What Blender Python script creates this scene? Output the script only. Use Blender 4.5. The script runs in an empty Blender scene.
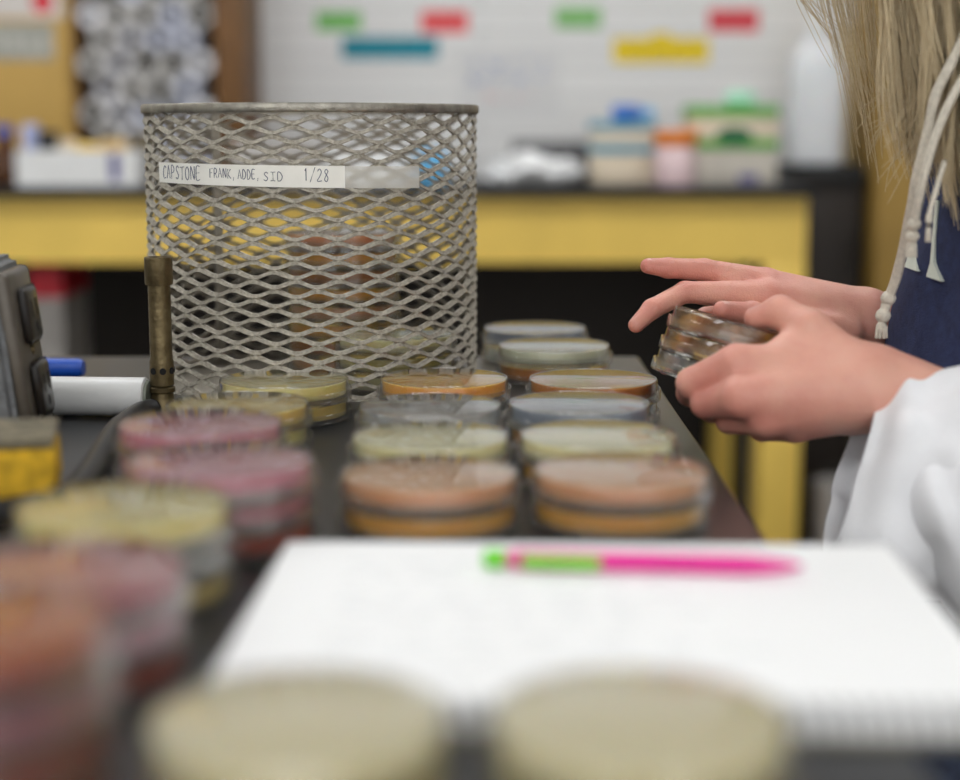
import bpy, bmesh, math, random
import numpy as np
from mathutils import Vector, Matrix, Quaternion, noise

random.seed(7)
PI = math.pi
C = bpy.context.scene.collection
sc = bpy.context.scene

# ------------------------------------------------------------------ camera
F = 1600.0; CX, CY = 480.0, 390.0
EYE = Vector((0, 0, 0.194))            # bench top is z = 0
PITCH = math.atan(260.0 / F)
cp, sp = math.cos(PITCH), math.sin(PITCH)
AX_R = Vector((1, 0, 0)); AX_F = Vector((0, cp, -sp)); AX_U = Vector((0, sp, cp))
FLOOR = -0.70

def P(px, py, d):
    """world point seen at pixel (px,py) at depth d along the viewing axis"""
    return EYE + AX_F * d + AX_R * ((px - CX) / F * d) + AX_U * (-(py - CY) / F * d)

def onz(px, py, z):
    r = AX_F + AX_R * ((px - CX) / F) + AX_U * (-(py - CY) / F)
    return EYE + r * ((z - EYE.z) / r.z)

def aty(px, py, y):
    r = AX_F + AX_R * ((px - CX) / F) + AX_U * (-(py - CY) / F)
    return EYE + r * (y / r.y)

cam = bpy.data.cameras.new('camera'); camo = bpy.data.objects.new('camera', cam); C.objects.link(camo)
cam.sensor_width = 36; cam.lens = 36 * F / 960
camo.location = EYE; camo.rotation_euler = (PI / 2 - PITCH, 0, 0)
cam.dof.use_dof = True; cam.dof.focus_distance = 1.10; cam.dof.aperture_fstop = 2.8
cam.clip_start = 0.02
sc.camera = camo

# ------------------------------------------------------------------ materials
def lin(c):
    if isinstance(c, str):
        c = [int(c[i:i + 2], 16) for i in (0, 2, 4)]
    o = []
    for v in c[:3]:
        v = v / 255.0
        o.append(v / 12.92 if v <= 0.04045 else ((v + 0.055) / 1.055) ** 2.4)
    return (*o, 1.0)

def nmat(name):
    m = bpy.data.materials.new(name); m.use_nodes = True
    nt = m.node_tree; nt.nodes.clear()
    out = nt.nodes.new('ShaderNodeOutputMaterial')
    return m, nt, out

def mat(name, col, rough=0.5, metal=0.0, spec=0.5, var=0.06, vscale=30.0, bump=0.0, bscale=200.0, sss=0.0, emit=None, col2=None, stretch=None):
    m, nt, out = nmat(name)
    b = nt.nodes.new('ShaderNodeBsdfPrincipled')
    nt.links.new(b.outputs[0], out.inputs[0])
    c = lin(col)
    tc = nt.nodes.new('ShaderNodeTexCoord')
    src = tc.outputs['Object']
    if stretch:
        mp = nt.nodes.new('ShaderNodeMapping'); mp.inputs['Scale'].default_value = stretch
        nt.links.new(src, mp.inputs[0]); src = mp.outputs[0]
    nz = nt.nodes.new('ShaderNodeTexNoise'); nz.inputs['Scale'].default_value = vscale; nz.inputs['Detail'].default_value = 4
    nt.links.new(src, nz.inputs['Vector'])
    mx = nt.nodes.new('ShaderNodeMix'); mx.data_type = 'RGBA'
    c2 = lin(col2) if col2 else tuple(min(1, v * (1 + 2.5 * var)) for v in c[:3]) + (1,)
    c1 = c if col2 else tuple(v * (1 - 2.5 * var) for v in c[:3]) + (1,)
    mx.inputs[6].default_value = c1; mx.inputs[7].default_value = c2
    rp = nt.nodes.new('ShaderNodeMapRange'); rp.inputs[1].default_value = 0.3; rp.inputs[2].default_value = 0.7
    nt.links.new(nz.outputs[0], rp.inputs[0]); nt.links.new(rp.outputs[0], mx.inputs[0])
    nt.links.new(mx.outputs[2], b.inputs['Base Color'])
    b.inputs['Roughness'].default_value = rough; b.inputs['Metallic'].default_value = metal
    b.inputs['Specular IOR Level'].default_value = spec
    if sss:
        b.inputs['Subsurface Weight'].default_value = sss
        b.inputs['Subsurface Radius'].default_value = (0.006, 0.002, 0.001)
        b.inputs['Subsurface Scale'].default_value = 1.0
    if emit:
        b.inputs['Emission Color'].default_value = lin(emit[0]); b.inputs['Emission Strength'].default_value = emit[1]
    if bump:
        n2 = nt.nodes.new('ShaderNodeTexNoise'); n2.inputs['Scale'].default_value = bscale; n2.inputs['Detail'].default_value = 3
        nt.links.new(src, n2.inputs['Vector'])
        bp = nt.nodes.new('ShaderNodeBump'); bp.inputs['Strength'].default_value = bump; bp.inputs['Distance'].default_value = 0.002
        nt.links.new(n2.outputs[0], bp.inputs['Height']); nt.links.new(bp.outputs[0], b.inputs['Normal'])
    return m

def plastic(name, tint=(0.97, 0.97, 0.965), rough=0.01, ior=1.55, edge=0.0):
    """thin clear sheet: straight-through transmission with a true Fresnel reflection"""
    m, nt, out = nmat(name)
    geo = nt.nodes.new('ShaderNodeNewGeometry')
    mr = nt.nodes.new('ShaderNodeMapRange'); mr.inputs[3].default_value = ior; mr.inputs[4].default_value = 1 / ior
    nt.links.new(geo.outputs['Backfacing'], mr.inputs[0])
    fr = nt.nodes.new('ShaderNodeFresnel'); nt.links.new(mr.outputs[0], fr.inputs['IOR'])
    tr = nt.nodes.new('ShaderNodeBsdfTransparent'); tr.inputs[0].default_value = (*tint, 1)
    gl = nt.nodes.new('ShaderNodeBsdfGlossy'); gl.inputs['Roughness'].default_value = rough
    mx = nt.nodes.new('ShaderNodeMixShader')
    nt.links.new(fr.outputs[0], mx.inputs[0]); nt.links.new(tr.outputs[0], mx.inputs[1]); nt.links.new(gl.outputs[0], mx.inputs[2])
    last = mx
    if edge:  # white scatter mixed in, standing for the brightness of refracting rims
        d1 = nt.nodes.new('ShaderNodeBsdfTranslucent'); d1.inputs[0].default_value = (0.92, 0.92, 0.9, 1)
        d2 = nt.nodes.new('ShaderNodeBsdfDiffuse'); d2.inputs[0].default_value = (0.92, 0.92, 0.9, 1)
        df = nt.nodes.new('ShaderNodeMixShader'); nt.links.new(d1.outputs[0], df.inputs[1]); nt.links.new(d2.outputs[0], df.inputs[2])
        m2 = nt.nodes.new('ShaderNodeMixShader'); m2.inputs[0].default_value = edge
        nt.links.new(mx.outputs[0], m2.inputs[1]); nt.links.new(df.outputs[0], m2.inputs[2]); last = m2
    nt.links.new(last.outputs[0], out.inputs[0])
    return m

def agar_mat(name, col, clear=0.45, glow=None):
    m, nt, out = nmat(name)
    c = lin(col); g = lin(glow or col)
    tr = nt.nodes.new('ShaderNodeBsdfTransparent'); tr.inputs[0].default_value = tuple(v ** 0.75 for v in g[:3]) + (1,)
    nz = nt.nodes.new('ShaderNodeTexNoise'); nz.inputs['Scale'].default_value = 45; nz.inputs['Detail'].default_value = 3
    mxc = nt.nodes.new('ShaderNodeMix'); mxc.data_type = 'RGBA'
    mxc.inputs[6].default_value = tuple(v * 0.88 for v in c[:3]) + (1,); mxc.inputs[7].default_value = tuple(min(1, v * 1.1) for v in c[:3]) + (1,)
    nt.links.new(nz.outputs[0], mxc.inputs[0])
    a = nt.nodes.new('ShaderNodeBsdfPrincipled'); a.inputs['Specular IOR Level'].default_value = 0.0; a.inputs['Roughness'].default_value = 1.0
    nt.links.new(mxc.outputs[2], a.inputs['Base Color'])
    a.inputs['Subsurface Weight'].default_value = 1.0; a.inputs['Subsurface Scale'].default_value = 1.0
    a.inputs['Subsurface Radius'].default_value = (.0075, .0068, .006)
    b = nt.nodes.new('ShaderNodeMixShader'); b.inputs[0].default_value = clear
    nt.links.new(a.outputs[0], b.inputs[1]); nt.links.new(tr.outputs[0], b.inputs[2])
    gl = nt.nodes.new('ShaderNodeBsdfGlossy'); gl.inputs['Roughness'].default_value = 0.03
    geo = nt.nodes.new('ShaderNodeNewGeometry')
    mr = nt.nodes.new('ShaderNodeMapRange'); mr.inputs[3].default_value = 1.34; mr.inputs[4].default_value = 1 / 1.34
    nt.links.new(geo.outputs['Backfacing'], mr.inputs[0])
    fr = nt.nodes.new('ShaderNodeFresnel'); nt.links.new(mr.outputs[0], fr.inputs['IOR'])
    e = nt.nodes.new('ShaderNodeMixShader')
    nt.links.new(fr.outputs[0], e.inputs[0]); nt.links.new(b.outputs[0], e.inputs[1]); nt.links.new(gl.outputs[0], e.inputs[2])
    nt.links.new(e.outputs[0], out.inputs[0])
    return m

# ------------------------------------------------------------------ object helpers
def obj(name, bm, m, parent=None, smooth=True, angle=40):
    me = bpy.data.meshes.new(name)
    if isinstance(bm, bmesh.types.BMesh):
        bmesh.ops.recalc_face_normals(bm, faces=bm.faces)
        bm.to_mesh(me); bm.free()
    else:
        v, f = bm
        me.from_pydata([tuple(x) for x in v], [], [tuple(x) for x in f])
    ms = m if isinstance(m, (list, tuple)) else [m]
    for k in ms: me.materials.append(k)
    if smooth:
        for p in me.polygons: p.use_smooth = True
        if angle < 179:
            try: me.set_sharp_from_angle(angle=math.radians(angle))
            except Exception: pass
    o = bpy.data.objects.new(name, me); C.objects.link(o)
    if parent is not None: o.parent = parent
    return o

def tag(o, label, cat, group=None, kind=None):
    o['label'] = label; o['category'] = cat
    if group: o['group'] = group
    if kind: o['kind'] = kind
    return o

def thing(name, label, cat, loc=(0, 0, 0), group=None, rot=None):
    o = bpy.data.objects.new(name, None); o.empty_display_size = 0.02; C.objects.link(o)
    o.location = loc
    if rot is not None: o.rotation_euler = rot
    return tag(o, label, cat, group)

def struct(name, bm, m, **k):
    o = obj(name, bm, m, **k); o['kind'] = 'structure'; return o

def NB(): return bmesh.new()

def box(bm, lo, hi, bev=0.0, seg=2, M=None, mi=0):
    lo = Vector(lo); hi = Vector(hi)
    r = bmesh.ops.create_cube(bm, size=1.0)
    vs = r['verts']
    T = Matrix.Translation((lo + hi) / 2) @ Matrix.Diagonal(((hi - lo).x, (hi - lo).y, (hi - lo).z, 1))
    bmesh.ops.transform(bm, matrix=T, verts=vs)
    fs = set(f for v in vs for f in v.link_faces)
    for f in fs: f.material_index = mi
    if bev:
        es = list(set(e for v in vs for e in v.link_edges))
        rr = bmesh.ops.bevel(bm, geom=es, offset=bev, segments=seg, affect='EDGES', profile=0.5)
        vs = list(set(v for f in rr['faces'] for v in f.verts) | set(v for v in vs if v.is_valid))
        for f in rr['faces']: f.material_index = mi
    if M is not None:
        bmesh.ops.transform(bm, matrix=M, verts=[v for v in vs if v.is_valid])
    return vs

def lathe(bm, prof, n=64, M=None, closed=True, mi=0):
    """prof: list of (r, z); closed profile loop -> solid of revolution"""
    rings = []
    for (r, z) in prof:
        if r < 1e-7:
            rings.append([bm.verts.new((0, 0, z))])
        else:
            rings.append([bm.verts.new((r * math.cos(2 * PI * k / n), r * math.sin(2 * PI * k / n), z)) for k in range(n)])
    m = len(rings); fs = []
    for i in range(m if closed else m - 1):
        a, b = rings[i], rings[(i + 1) % m]
        if len(a) == 1 and len(b) == 1: continue
        for k in range(n):
            k2 = (k + 1) % n
            if len(a) == 1: fs.append(bm.faces.new((a[0], b[k2], b[k])))
            elif len(b) == 1: fs.append(bm.faces.new((a[k], a[k2], b[0])))
            else: fs.append(bm.faces.new((a[k], a[k2], b[k2], b[k])))
    for f in fs: f.material_index = mi
    vs = [v for r in rings for v in r]
    if M is not None: bmesh.ops.transform(bm, matrix=M, verts=vs)
    return vs

def frame_from(t, up=Vector((0, 0, 1))):
    t = t.normalized()
    if abs(t.dot(up)) > 0.98: up = Vector((1, 0, 0))
    a = t.cross(up).normalized(); b = a.cross(t).normalized()
    return a, b

def tube(bm, pts, rad, n=10, cap=True, flat=1.0, mi=0):
    pts = [Vector(p) for p in pts]
    rads = rad if isinstance(rad, (list, tuple)) else [rad] * len(pts)
    rings = []; pa = None
    for i, p in enumerate(pts):
        t = (pts[min(i + 1, len(pts) - 1)] - pts[max(i - 1, 0)])
        if t.length < 1e-9: t = Vector((0, 0, 1))
        t.normalize()
        if pa is None: a, b = frame_from(t)
        else:
            a = (pa - t * pa.dot(t))
            if a.length < 1e-6: a, b = frame_from(t)
            a.normalize(); b = t.cross(a)
        pa = a
        rings.append([bm.verts.new(p + (a * math.cos(2 * PI * k / n) + b * math.sin(2 * PI * k / n) * flat) * rads[i]) for k in range(n)])
    for i in range(len(rings) - 1):
        for k in range(n):
            f = bm.faces.new((rings[i][k], rings[i][(k + 1) % n], rings[i + 1][(k + 1) % n], rings[i + 1][k])); f.material_index = mi
    if cap:
        for r in (rings[0], rings[-1]):
            f = bm.faces.new(r); f.material_index = mi

def bez(pts, n=8):
    """catmull-rom through points"""
    pts = [Vector(p) for p in pts]; out = []
    for i in range(len(pts) - 1):
        p0 = pts[max(i - 1, 0)]; p1 = pts[i]; p2 = pts[i + 1]; p3 = pts[min(i + 2, len(pts) - 1)]
        for k in range(n):
            t = k / n
            out.append(0.5 * ((2 * p1) + (p2 - p0) * t + (2 * p0 - 5 * p1 + 4 * p2 - p3) * t * t + (3 * p1 - p0 - 3 * p2 + p3) * t ** 3))
    out.append(pts[-1]); return out

def copy_tree(o, parent=None):
    c = o.copy(); C.objects.link(c)
    if parent is not None: c.parent = parent
    for ch in list(o.children): copy_tree(ch, c)
    return c

# ------------------------------------------------------------------ palette
M_bench = mat('black_epoxy', (44, 45, 47), rough=0.28, spec=0.5, var=0.08, vscale=18, bump=0.05, bscale=400)
M_wall = None
M_dark = mat('dark_brown_laminate', (28, 18, 9), rough=0.6, var=0.1, vscale=3)
M_yellow = mat('yellow_paint', (240, 204, 98), rough=0.45, var=0.03, vscale=6)
M_tan = mat('tan_yellow_laminate', (206, 168, 92), rough=0.5, var=0.03, vscale=5)
M_mustard = mat('mustard_laminate', (160, 128, 60), rough=0.5, var=0.04, vscale=5)
M_blacktop = mat('black_countertop', (16, 16, 17), rough=0.5, var=0.1)
M_wood = mat('brown_wood', (112, 76, 36), rough=0.5, var=0.12, vscale=12, stretch=(8, 8, 1))
M_floor = mat('dark_floor_tile', (62, 56, 50), rough=0.5, var=0.1, vscale=4)
M_ceiling = mat('ceiling_tile', (232, 232, 230), rough=0.9, var=0.03, vscale=40)
M_paint = mat('wall_paint', (205, 203, 196), rough=0.8, var=0.02, vscale=5)
M_lamp = mat('lamp_diffuser', (250, 250, 250), rough=0.6, emit=((252, 253, 255), 8.8))
M_white = mat('white_plastic', (232, 233, 232), rough=0.35, var=0.02)
M_jug = mat('milky_plastic', (224, 227, 230), rough=0.4, var=0.02, sss=0.1)
M_metal = mat('galvanised_steel', (150, 144, 132), rough=0.5, metal=0.55, var=0.14, vscale=420, bump=0.6, bscale=1100, col2=(196, 190, 176))
M_rim = mat('rim_steel', (158, 154, 144), rough=0.42, metal=0.8, var=0.12, vscale=90, bump=0.3, bscale=600)
M_brass = mat('tarnished_brass', (92, 80, 56), rough=0.45, metal=0.8, var=0.16, vscale=90, bump=0.3, bscale=300, col2=(124, 110, 80))
M_black = mat('black_rubber', (26, 26, 27), rough=0.45, var=0.08)
M_hole = mat('dark_hole', (8, 8, 8), rough=0.8)
M_castgrey = mat('cast_aluminium', (112, 114, 116), rough=0.55, metal=0.35, var=0.08, vscale=120, bump=0.6, bscale=500)
M_plate = mat('brown_cover_plate', (96, 90, 82), rough=0.35, metal=0.3, var=0.06, vscale=60)
M_outlet = mat('brown_outlet', (30, 26, 24), rough=0.3, var=0.05)
M_sponge = mat('yellow_sponge', (214, 170, 40), rough=0.9, var=0.16, vscale=110, bump=1.0, bscale=420)
M_scour = mat('grey_scouring_pad', (120, 112, 92), rough=0.95, var=0.2, vscale=200, bump=1.0, bscale=700)
M_blue = mat('blue_plastic', (28, 84, 190), rough=0.35, var=0.03)
M_paper = mat('white_paper', (247, 248, 248), rough=0.75, var=0.008, vscale=8)
M_cover = mat('notebook_board', (150, 145, 128), rough=0.7, var=0.06)
M_wire = mat('coil_wire', (60, 60, 58), rough=0.35, metal=0.7, var=0.05)
M_print = mat('faint_grey_pencil', (214, 218, 221), rough=0.9, var=0.02)
M_pink = mat('pink_barrel', (226, 40, 150), rough=0.3, var=0.03)
M_green = mat('lime_green_rubber', (112, 214, 46), rough=0.4, var=0.03)
M_skin = None
M_ink = mat('grey_ink', (92, 96, 116), rough=0.7, var=0.05)
M_tape = mat('white_tape', (240, 239, 232), rough=0.6, var=0.02, vscale=60)
M_navy = mat('navy_fleece', (36, 46, 82), rough=0.9, var=0.1, vscale=160, bump=0.5, bscale=900)
M_coat = mat('white_lab_coat', (236, 237, 240), rough=0.85, var=0.02, vscale=20, bump=0.25, bscale=700)
M_cord = mat('ivory_cotton_cord', (222, 214, 198), rough=0.9, var=0.06, vscale=300, bump=0.7, bscale=1200)
M_printcream = mat('cream_print', (206, 212, 200), rough=0.8, var=0.04)
M_hair = mat('blonde_hair', (186, 164, 124), rough=0.4, var=0.14, vscale=30, stretch=(60, 60, 3), col2=(214, 198, 164))
M_jeans = mat('dark_jeans', (40, 48, 66), rough=0.9, var=0.1, vscale=120)
M_shoe = mat('black_shoe', (24, 24, 26), rough=0.6)

def tape_clear():
    m, nt, out = nmat('translucent_tape')
    d = nt.nodes.new('ShaderNodeBsdfDiffuse'); d.inputs[0].default_value = lin((240, 239, 232))
    t = nt.nodes.new('ShaderNodeBsdfTransparent')
    nz = nt.nodes.new('ShaderNodeTexNoise'); nz.inputs['Scale'].default_value = 60
    mr = nt.nodes.new('ShaderNodeMapRange'); mr.inputs[3].default_value = 0.60; mr.inputs[4].default_value = 0.74
    mx = nt.nodes.new('ShaderNodeMixShader')
    nt.links.new(nz.outputs[0], mr.inputs[0]); nt.links.new(mr.outputs[0], mx.inputs[0])
    nt.links.new(d.outputs[0], mx.inputs[1]); nt.links.new(t.outputs[0], mx.inputs[2]); nt.links.new(mx.outputs[0], out.inputs[0])
    return m
M_tape2 = tape_clear()

def skin_mat():
    m, nt, out = nmat('skin')
    b = nt.nodes.new('ShaderNodeBsdfPrincipled'); nt.links.new(b.outputs[0], out.inputs[0])
    tc = nt.nodes.new('ShaderNodeTexCoord')
    n1 = nt.nodes.new('ShaderNodeTexNoise'); n1.inputs['Scale'].default_value = 38; n1.inputs['Detail'].default_value = 3
    nt.links.new(tc.outputs['Object'], n1.inputs['Vector'])
    mx = nt.nodes.new('ShaderNodeMix'); mx.data_type = 'RGBA'
    mx.inputs[6].default_value = lin((228, 172, 152)); mx.inputs[7].default_value = lin((208, 130, 116))
    mr = nt.nodes.new('ShaderNodeMapRange'); mr.inputs[1].default_value = 0.35; mr.inputs[2].default_value = 0.68
    nt.links.new(n1.outputs[0], mr.inputs[0])
    at = nt.nodes.new('ShaderNodeAttribute'); at.attribute_name = 'blush'
    ad = nt.nodes.new('ShaderNodeMath'); ad.operation = 'MULTIPLY'; ad.inputs[1].default_value = 0.45
    nt.links.new(mr.outputs[0], ad.inputs[0])
    a2 = nt.nodes.new('ShaderNodeMath'); a2.operation = 'ADD'; a2.use_clamp = True
    nt.links.new(ad.outputs[0], a2.inputs[0]); nt.links.new(at.outputs['Fac'], a2.inputs[1])
    nt.links.new(a2.outputs[0], mx.inputs[0])
    nt.links.new(mx.outputs[2], b.inputs['Base Color'])
    b.inputs['Roughness'].default_value = 0.45
    b.inputs['Subsurface Weight'].default_value = 0.18; b.inputs['Subsurface Radius'].default_value = (0.008, 0.003, 0.0015); b.inputs['Subsurface Scale'].default_value = 0.7
    n2 = nt.nodes.new('ShaderNodeTexNoise'); n2.inputs['Scale'].default_value = 900
    nt.links.new(tc.outputs['Object'], n2.inputs['Vector'])
    n3 = nt.nodes.new('ShaderNodeTexNoise'); n3.inputs['Scale'].default_value = 150; n3.inputs['Detail'].default_value = 4
    nt.links.new(tc.outputs['Object'], n3.inputs['Vector'])
    s = nt.nodes.new('ShaderNodeMath'); s.operation = 'ADD'
    nt.links.new(n2.outputs[0], s.inputs[0]); nt.links.new(n3.outputs[0], s.inputs[1])
    bp = nt.nodes.new('ShaderNodeBump'); bp.inputs['Strength'].default_value = 0.4; bp.inputs['Distance'].default_value = 0.0012
    nt.links.new(s.outputs[0], bp.inputs['Height']); nt.links.new(bp.outputs[0], b.inputs['Normal'])
    return m
M_skin = skin_mat()
M_nail = mat('fingernail', (228, 178, 164), rough=0.25, var=0.02)

def board_mat():
    """white painted board of narrow horizontal boards, grey joints"""
    m, nt, out = nmat('white_grooved_board')
    b = nt.nodes.new('ShaderNodeBsdfPrincipled'); nt.links.new(b.outputs[0], out.inputs[0])
    tc = nt.nodes.new('ShaderNodeTexCoord')
    br = nt.nodes.new('ShaderNodeTexBrick')
    mp = nt.nodes.new('ShaderNodeMapping'); mp.inputs['Rotation'].default_value = (PI / 2, 0, 0)
    nt.links.new(tc.outputs['Object'], mp.inputs[0]); nt.links.new(mp.outputs[0], br.inputs['Vector'])
    br.inputs['Color1'].default_value = lin((236, 236, 235)); br.inputs['Color2'].default_value = lin((230, 230, 229)); br.inputs['Mortar'].default_value = lin((190, 190, 189))
    br.inputs['Scale'].default_value = 1.0; br.inputs['Mortar Size'].default_value = 0.0022; br.inputs['Brick Width'].default_value = 3.0; br.inputs['Row Height'].default_value = 0.046
    nt.links.new(br.outputs['Color'], b.inputs['Base Color']); b.inputs['Roughness'].default_value = 0.5
    bp = nt.nodes.new('ShaderNodeBump'); bp.inputs['Strength'].default_value = 0.5; bp.inputs['Distance'].default_value = -0.003
    nt.links.new(br.outputs['Fac'], bp.inputs['Height']); nt.links.new(bp.outputs[0], b.inputs['Normal'])
    return m
M_board = board_mat()

# ------------------------------------------------------------------ room
WB = 3.66   # back wall
bm = NB(); box(bm, (-2.6, -2.6, FLOOR - .05), (2.8, WB + .1, FLOOR)); struct('floor', bm, M_floor, smooth=False)
bm = NB(); box(bm, (-2.6, -2.6, 1.95), (2.8, WB + .1, 2.0)); struct('ceiling', bm, M_ceiling, smooth=False)
bm = NB(); box(bm, (-2.6, WB, FLOOR), (2.8, WB + .1, 1.95)); struct('wall_back', bm, M_board, smooth=False)
bm = NB(); box(bm, (-2.7, -2.6, FLOOR), (-2.6, WB, 1.95)); struct('wall_left', bm, M_paint, smooth=False)
bm = NB(); box(bm, (2.8, -2.6, FLOOR), (2.9, WB, 1.95)); struct('wall_right', bm, M_paint, smooth=False)

names = {(-1.85, -1.3): 'over the near left of the room', (-0.45, -1.3): 'over the near end of the bench', (0.95, -1.3): 'over the near right of the room',
         (-1.85, 2.05): 'over the aisle before the tan cupboard', (-0.45, 2.05): 'over the aisle behind the wire basket', (0.95, 2.05): 'over the aisle behind the seated person'}
for (x, y), w in names.items():
    t = thing('ceiling_light', 'white rectangular ceiling light panel ' + w, 'ceiling light', (x, y, 1.95), 'ceiling light panels')
    bm = NB(); box(bm, (-.62, -.32, -.03), (-.58, .32, 0)); box(bm, (.58, -.32, -.03), (.62, .32, 0)); box(bm, (-.58, -.32, -.03), (.58, -.28, 0)); box(bm, (-.58, .28, -.03), (.58, .32, 0))
    obj('frame', bm, M_white, t, smooth=False)
    bm = NB(); box(bm, (-.58, -.28, -.02), (.58, .28, -.005)); obj('diffuser', bm, M_lamp, t, smooth=False)

# world: even fill light, added through the open side of the lab
w = bpy.data.worlds.new('world'); sc.world = w; w.use_nodes = True
bg = w.node_tree.nodes.get('Background') or w.node_tree.nodes.new('ShaderNodeBackground')
bg.inputs[0].default_value = (1.0, 0.995, 0.985, 1); bg.inputs[1].default_value = 1.5

# ------------------------------------------------------------------ bench
BX = 0.138; BY = 1.378
t = thing('lab_bench', 'black resin topped lab bench carrying the dish stacks and notebook', 'lab bench', (0, 0.6, FLOOR))
bm = NB(); box(bm, (-1.3, -0.75, -FLOOR - .032), (BX, BY - .6, -FLOOR), bev=.003); obj('bench_top', bm, M_bench, t, angle=30)
for (x, y) in ((-1.25, -.7), (BX - .1, -.7), (-1.25, BY - .68), (-.1, BY - .68)):
    bm = NB(); box(bm, (x, y, 0), (x + .06, y + .06, -FLOOR - .032)); obj('leg', bm, M_black, t, smooth=False)

# ------------------------------------------------------------------ petri dishes
M_lid = plastic('clear_polystyrene', edge=.05)
def glassy(name):
    m, nt, out = nmat(name); g = nt.nodes.new('ShaderNodeBsdfGlass'); g.inputs['IOR'].default_value = 1.5; g.inputs['Roughness'].default_value = 0.0
    g.inputs[0].default_value = (.98, .98, .97, 1); nt.links.new(g.outputs[0], out.inputs[0]); return m
M_glass = glassy('clear_moulded_plastic')
M_base = plastic('clear_polystyrene_base', edge=.015)
DT = 0.014
def ring_prof(R, h, wall, floor, r=0.0008, foot=0.0):
    # closed profile of an upward-opening dish: floor at z=0
    return [(1e-9, 0), (R - r, 0), (R - r * .3, r * .3), (R, r), (R, h - .0003), (R - .0003, h), (R - wall + .0003, h), (R - wall, h - .0003), (R - wall, floor + .0006), (R - wall - .0006, floor), (1e-9, floor)]
def m_lid():
    bm = NB(); lathe(bm, ring_prof(.0460, .0078, .0011, .0010), n=72, closed=False); return bm
def m_base():
    bm = NB()
    pr = [(r, .0138 - z) for (r, z) in ring_prof(.0435, .0122, .0011, .0010)]
    lathe(bm, pr, n=72, closed=False)
    lathe(bm, [(.0420, .0138), (.0432, .0138), (.0430, .01425), (.0422, .01425)], n=72)   # raised stacking ring
    return bm
def m_agar(h=.0082):
    bm = NB()
    lathe(bm, [(1e-9, .01275), (.0422, .01275), (.0422, .01275 - h - .0006), (.0412, .01275 - h), (1e-9, .01275 - h)], n=72, closed=False); return bm

protos = {}
ME = {}
def dish(kind, col, clear, glow, loc, label, group, rot=None, spin=0.0, shell=None):
    key = kind + ('' if shell is None else shell.name)
    r = thing('petri_dish', label, 'petri dish', loc, group)
    if rot is not None: r.rotation_mode = 'QUATERNION'; r.rotation_quaternion = rot
    else: r.rotation_euler = (0, 0, spin)
    if key not in ME:
        a = obj('lid', m_lid(), shell or M_lid, r); b = obj('base', m_base(), shell or M_base, r)
        g = obj('agar', m_agar(), agar_mat('agar_' + kind, col, clear, glow), r)
        ME[key] = (a.data, b.data, g.data)
    else:
        for nme, me in zip(('lid', 'base', 'agar'), ME[key]):
            o = bpy.data.objects.new(nme, me); C.objects.link(o); o.parent = r
    return r

KINDS = {  # diffuse colour, clearness, transmitted colour
    'amber': ((250, 176, 84), 0.16, (252, 182, 84)),
    'dregs': ((206, 150, 84), 0.80, (246, 216, 166)),
    'copper': ((226, 168, 124), 0.16, (246, 178, 116)),
    'brown': ((188, 122, 60), 0.25, (220, 146, 70)),
    'cream': ((254, 238, 184), 0.15, (250, 240, 196)),
    'straw': ((248, 228, 150), 0.30, (248, 234, 168)),
    'honey': ((232, 202, 118), 0.30, (248, 216, 122)),
    'clear': ((206, 210, 212), 0.75, (236, 238, 238)),
    'slate': ((138, 148, 162), 0.35, (190, 198, 208)),
    'sage': ((222, 224, 202), 0.30, (236, 236, 212)),
    'rose': ((212, 142, 158), 0.30, (230, 162, 176)),
    'mauve': ((184, 112, 122), 0.25, (210, 134, 140)),
    'maroon': ((158, 66, 48), 0.16, (184, 82, 58)),
    'khaki': ((248, 232, 184), 0.30, (242, 234, 196)),
}
DESC = {'dregs': 'clear faintly amber', 'amber': 'amber', 'copper': 'copper orange', 'brown': 'brown amber', 'cream': 'cream yellow', 'straw': 'straw yellow', 'honey': 'honey yellow', 'clear': 'clear',
        'slate': 'slate grey', 'sage': 'grey green', 'rose': 'rose pink', 'mauve': 'dusky mauve', 'maroon': 'maroon brown', 'khaki': 'khaki yellow'}
ORD = {1: ['only'], 2: ['upper', 'lower'], 3: ['topmost', 'middle', 'bottom'], 4: ['topmost', 'second', 'third', 'bottom']}
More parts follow.
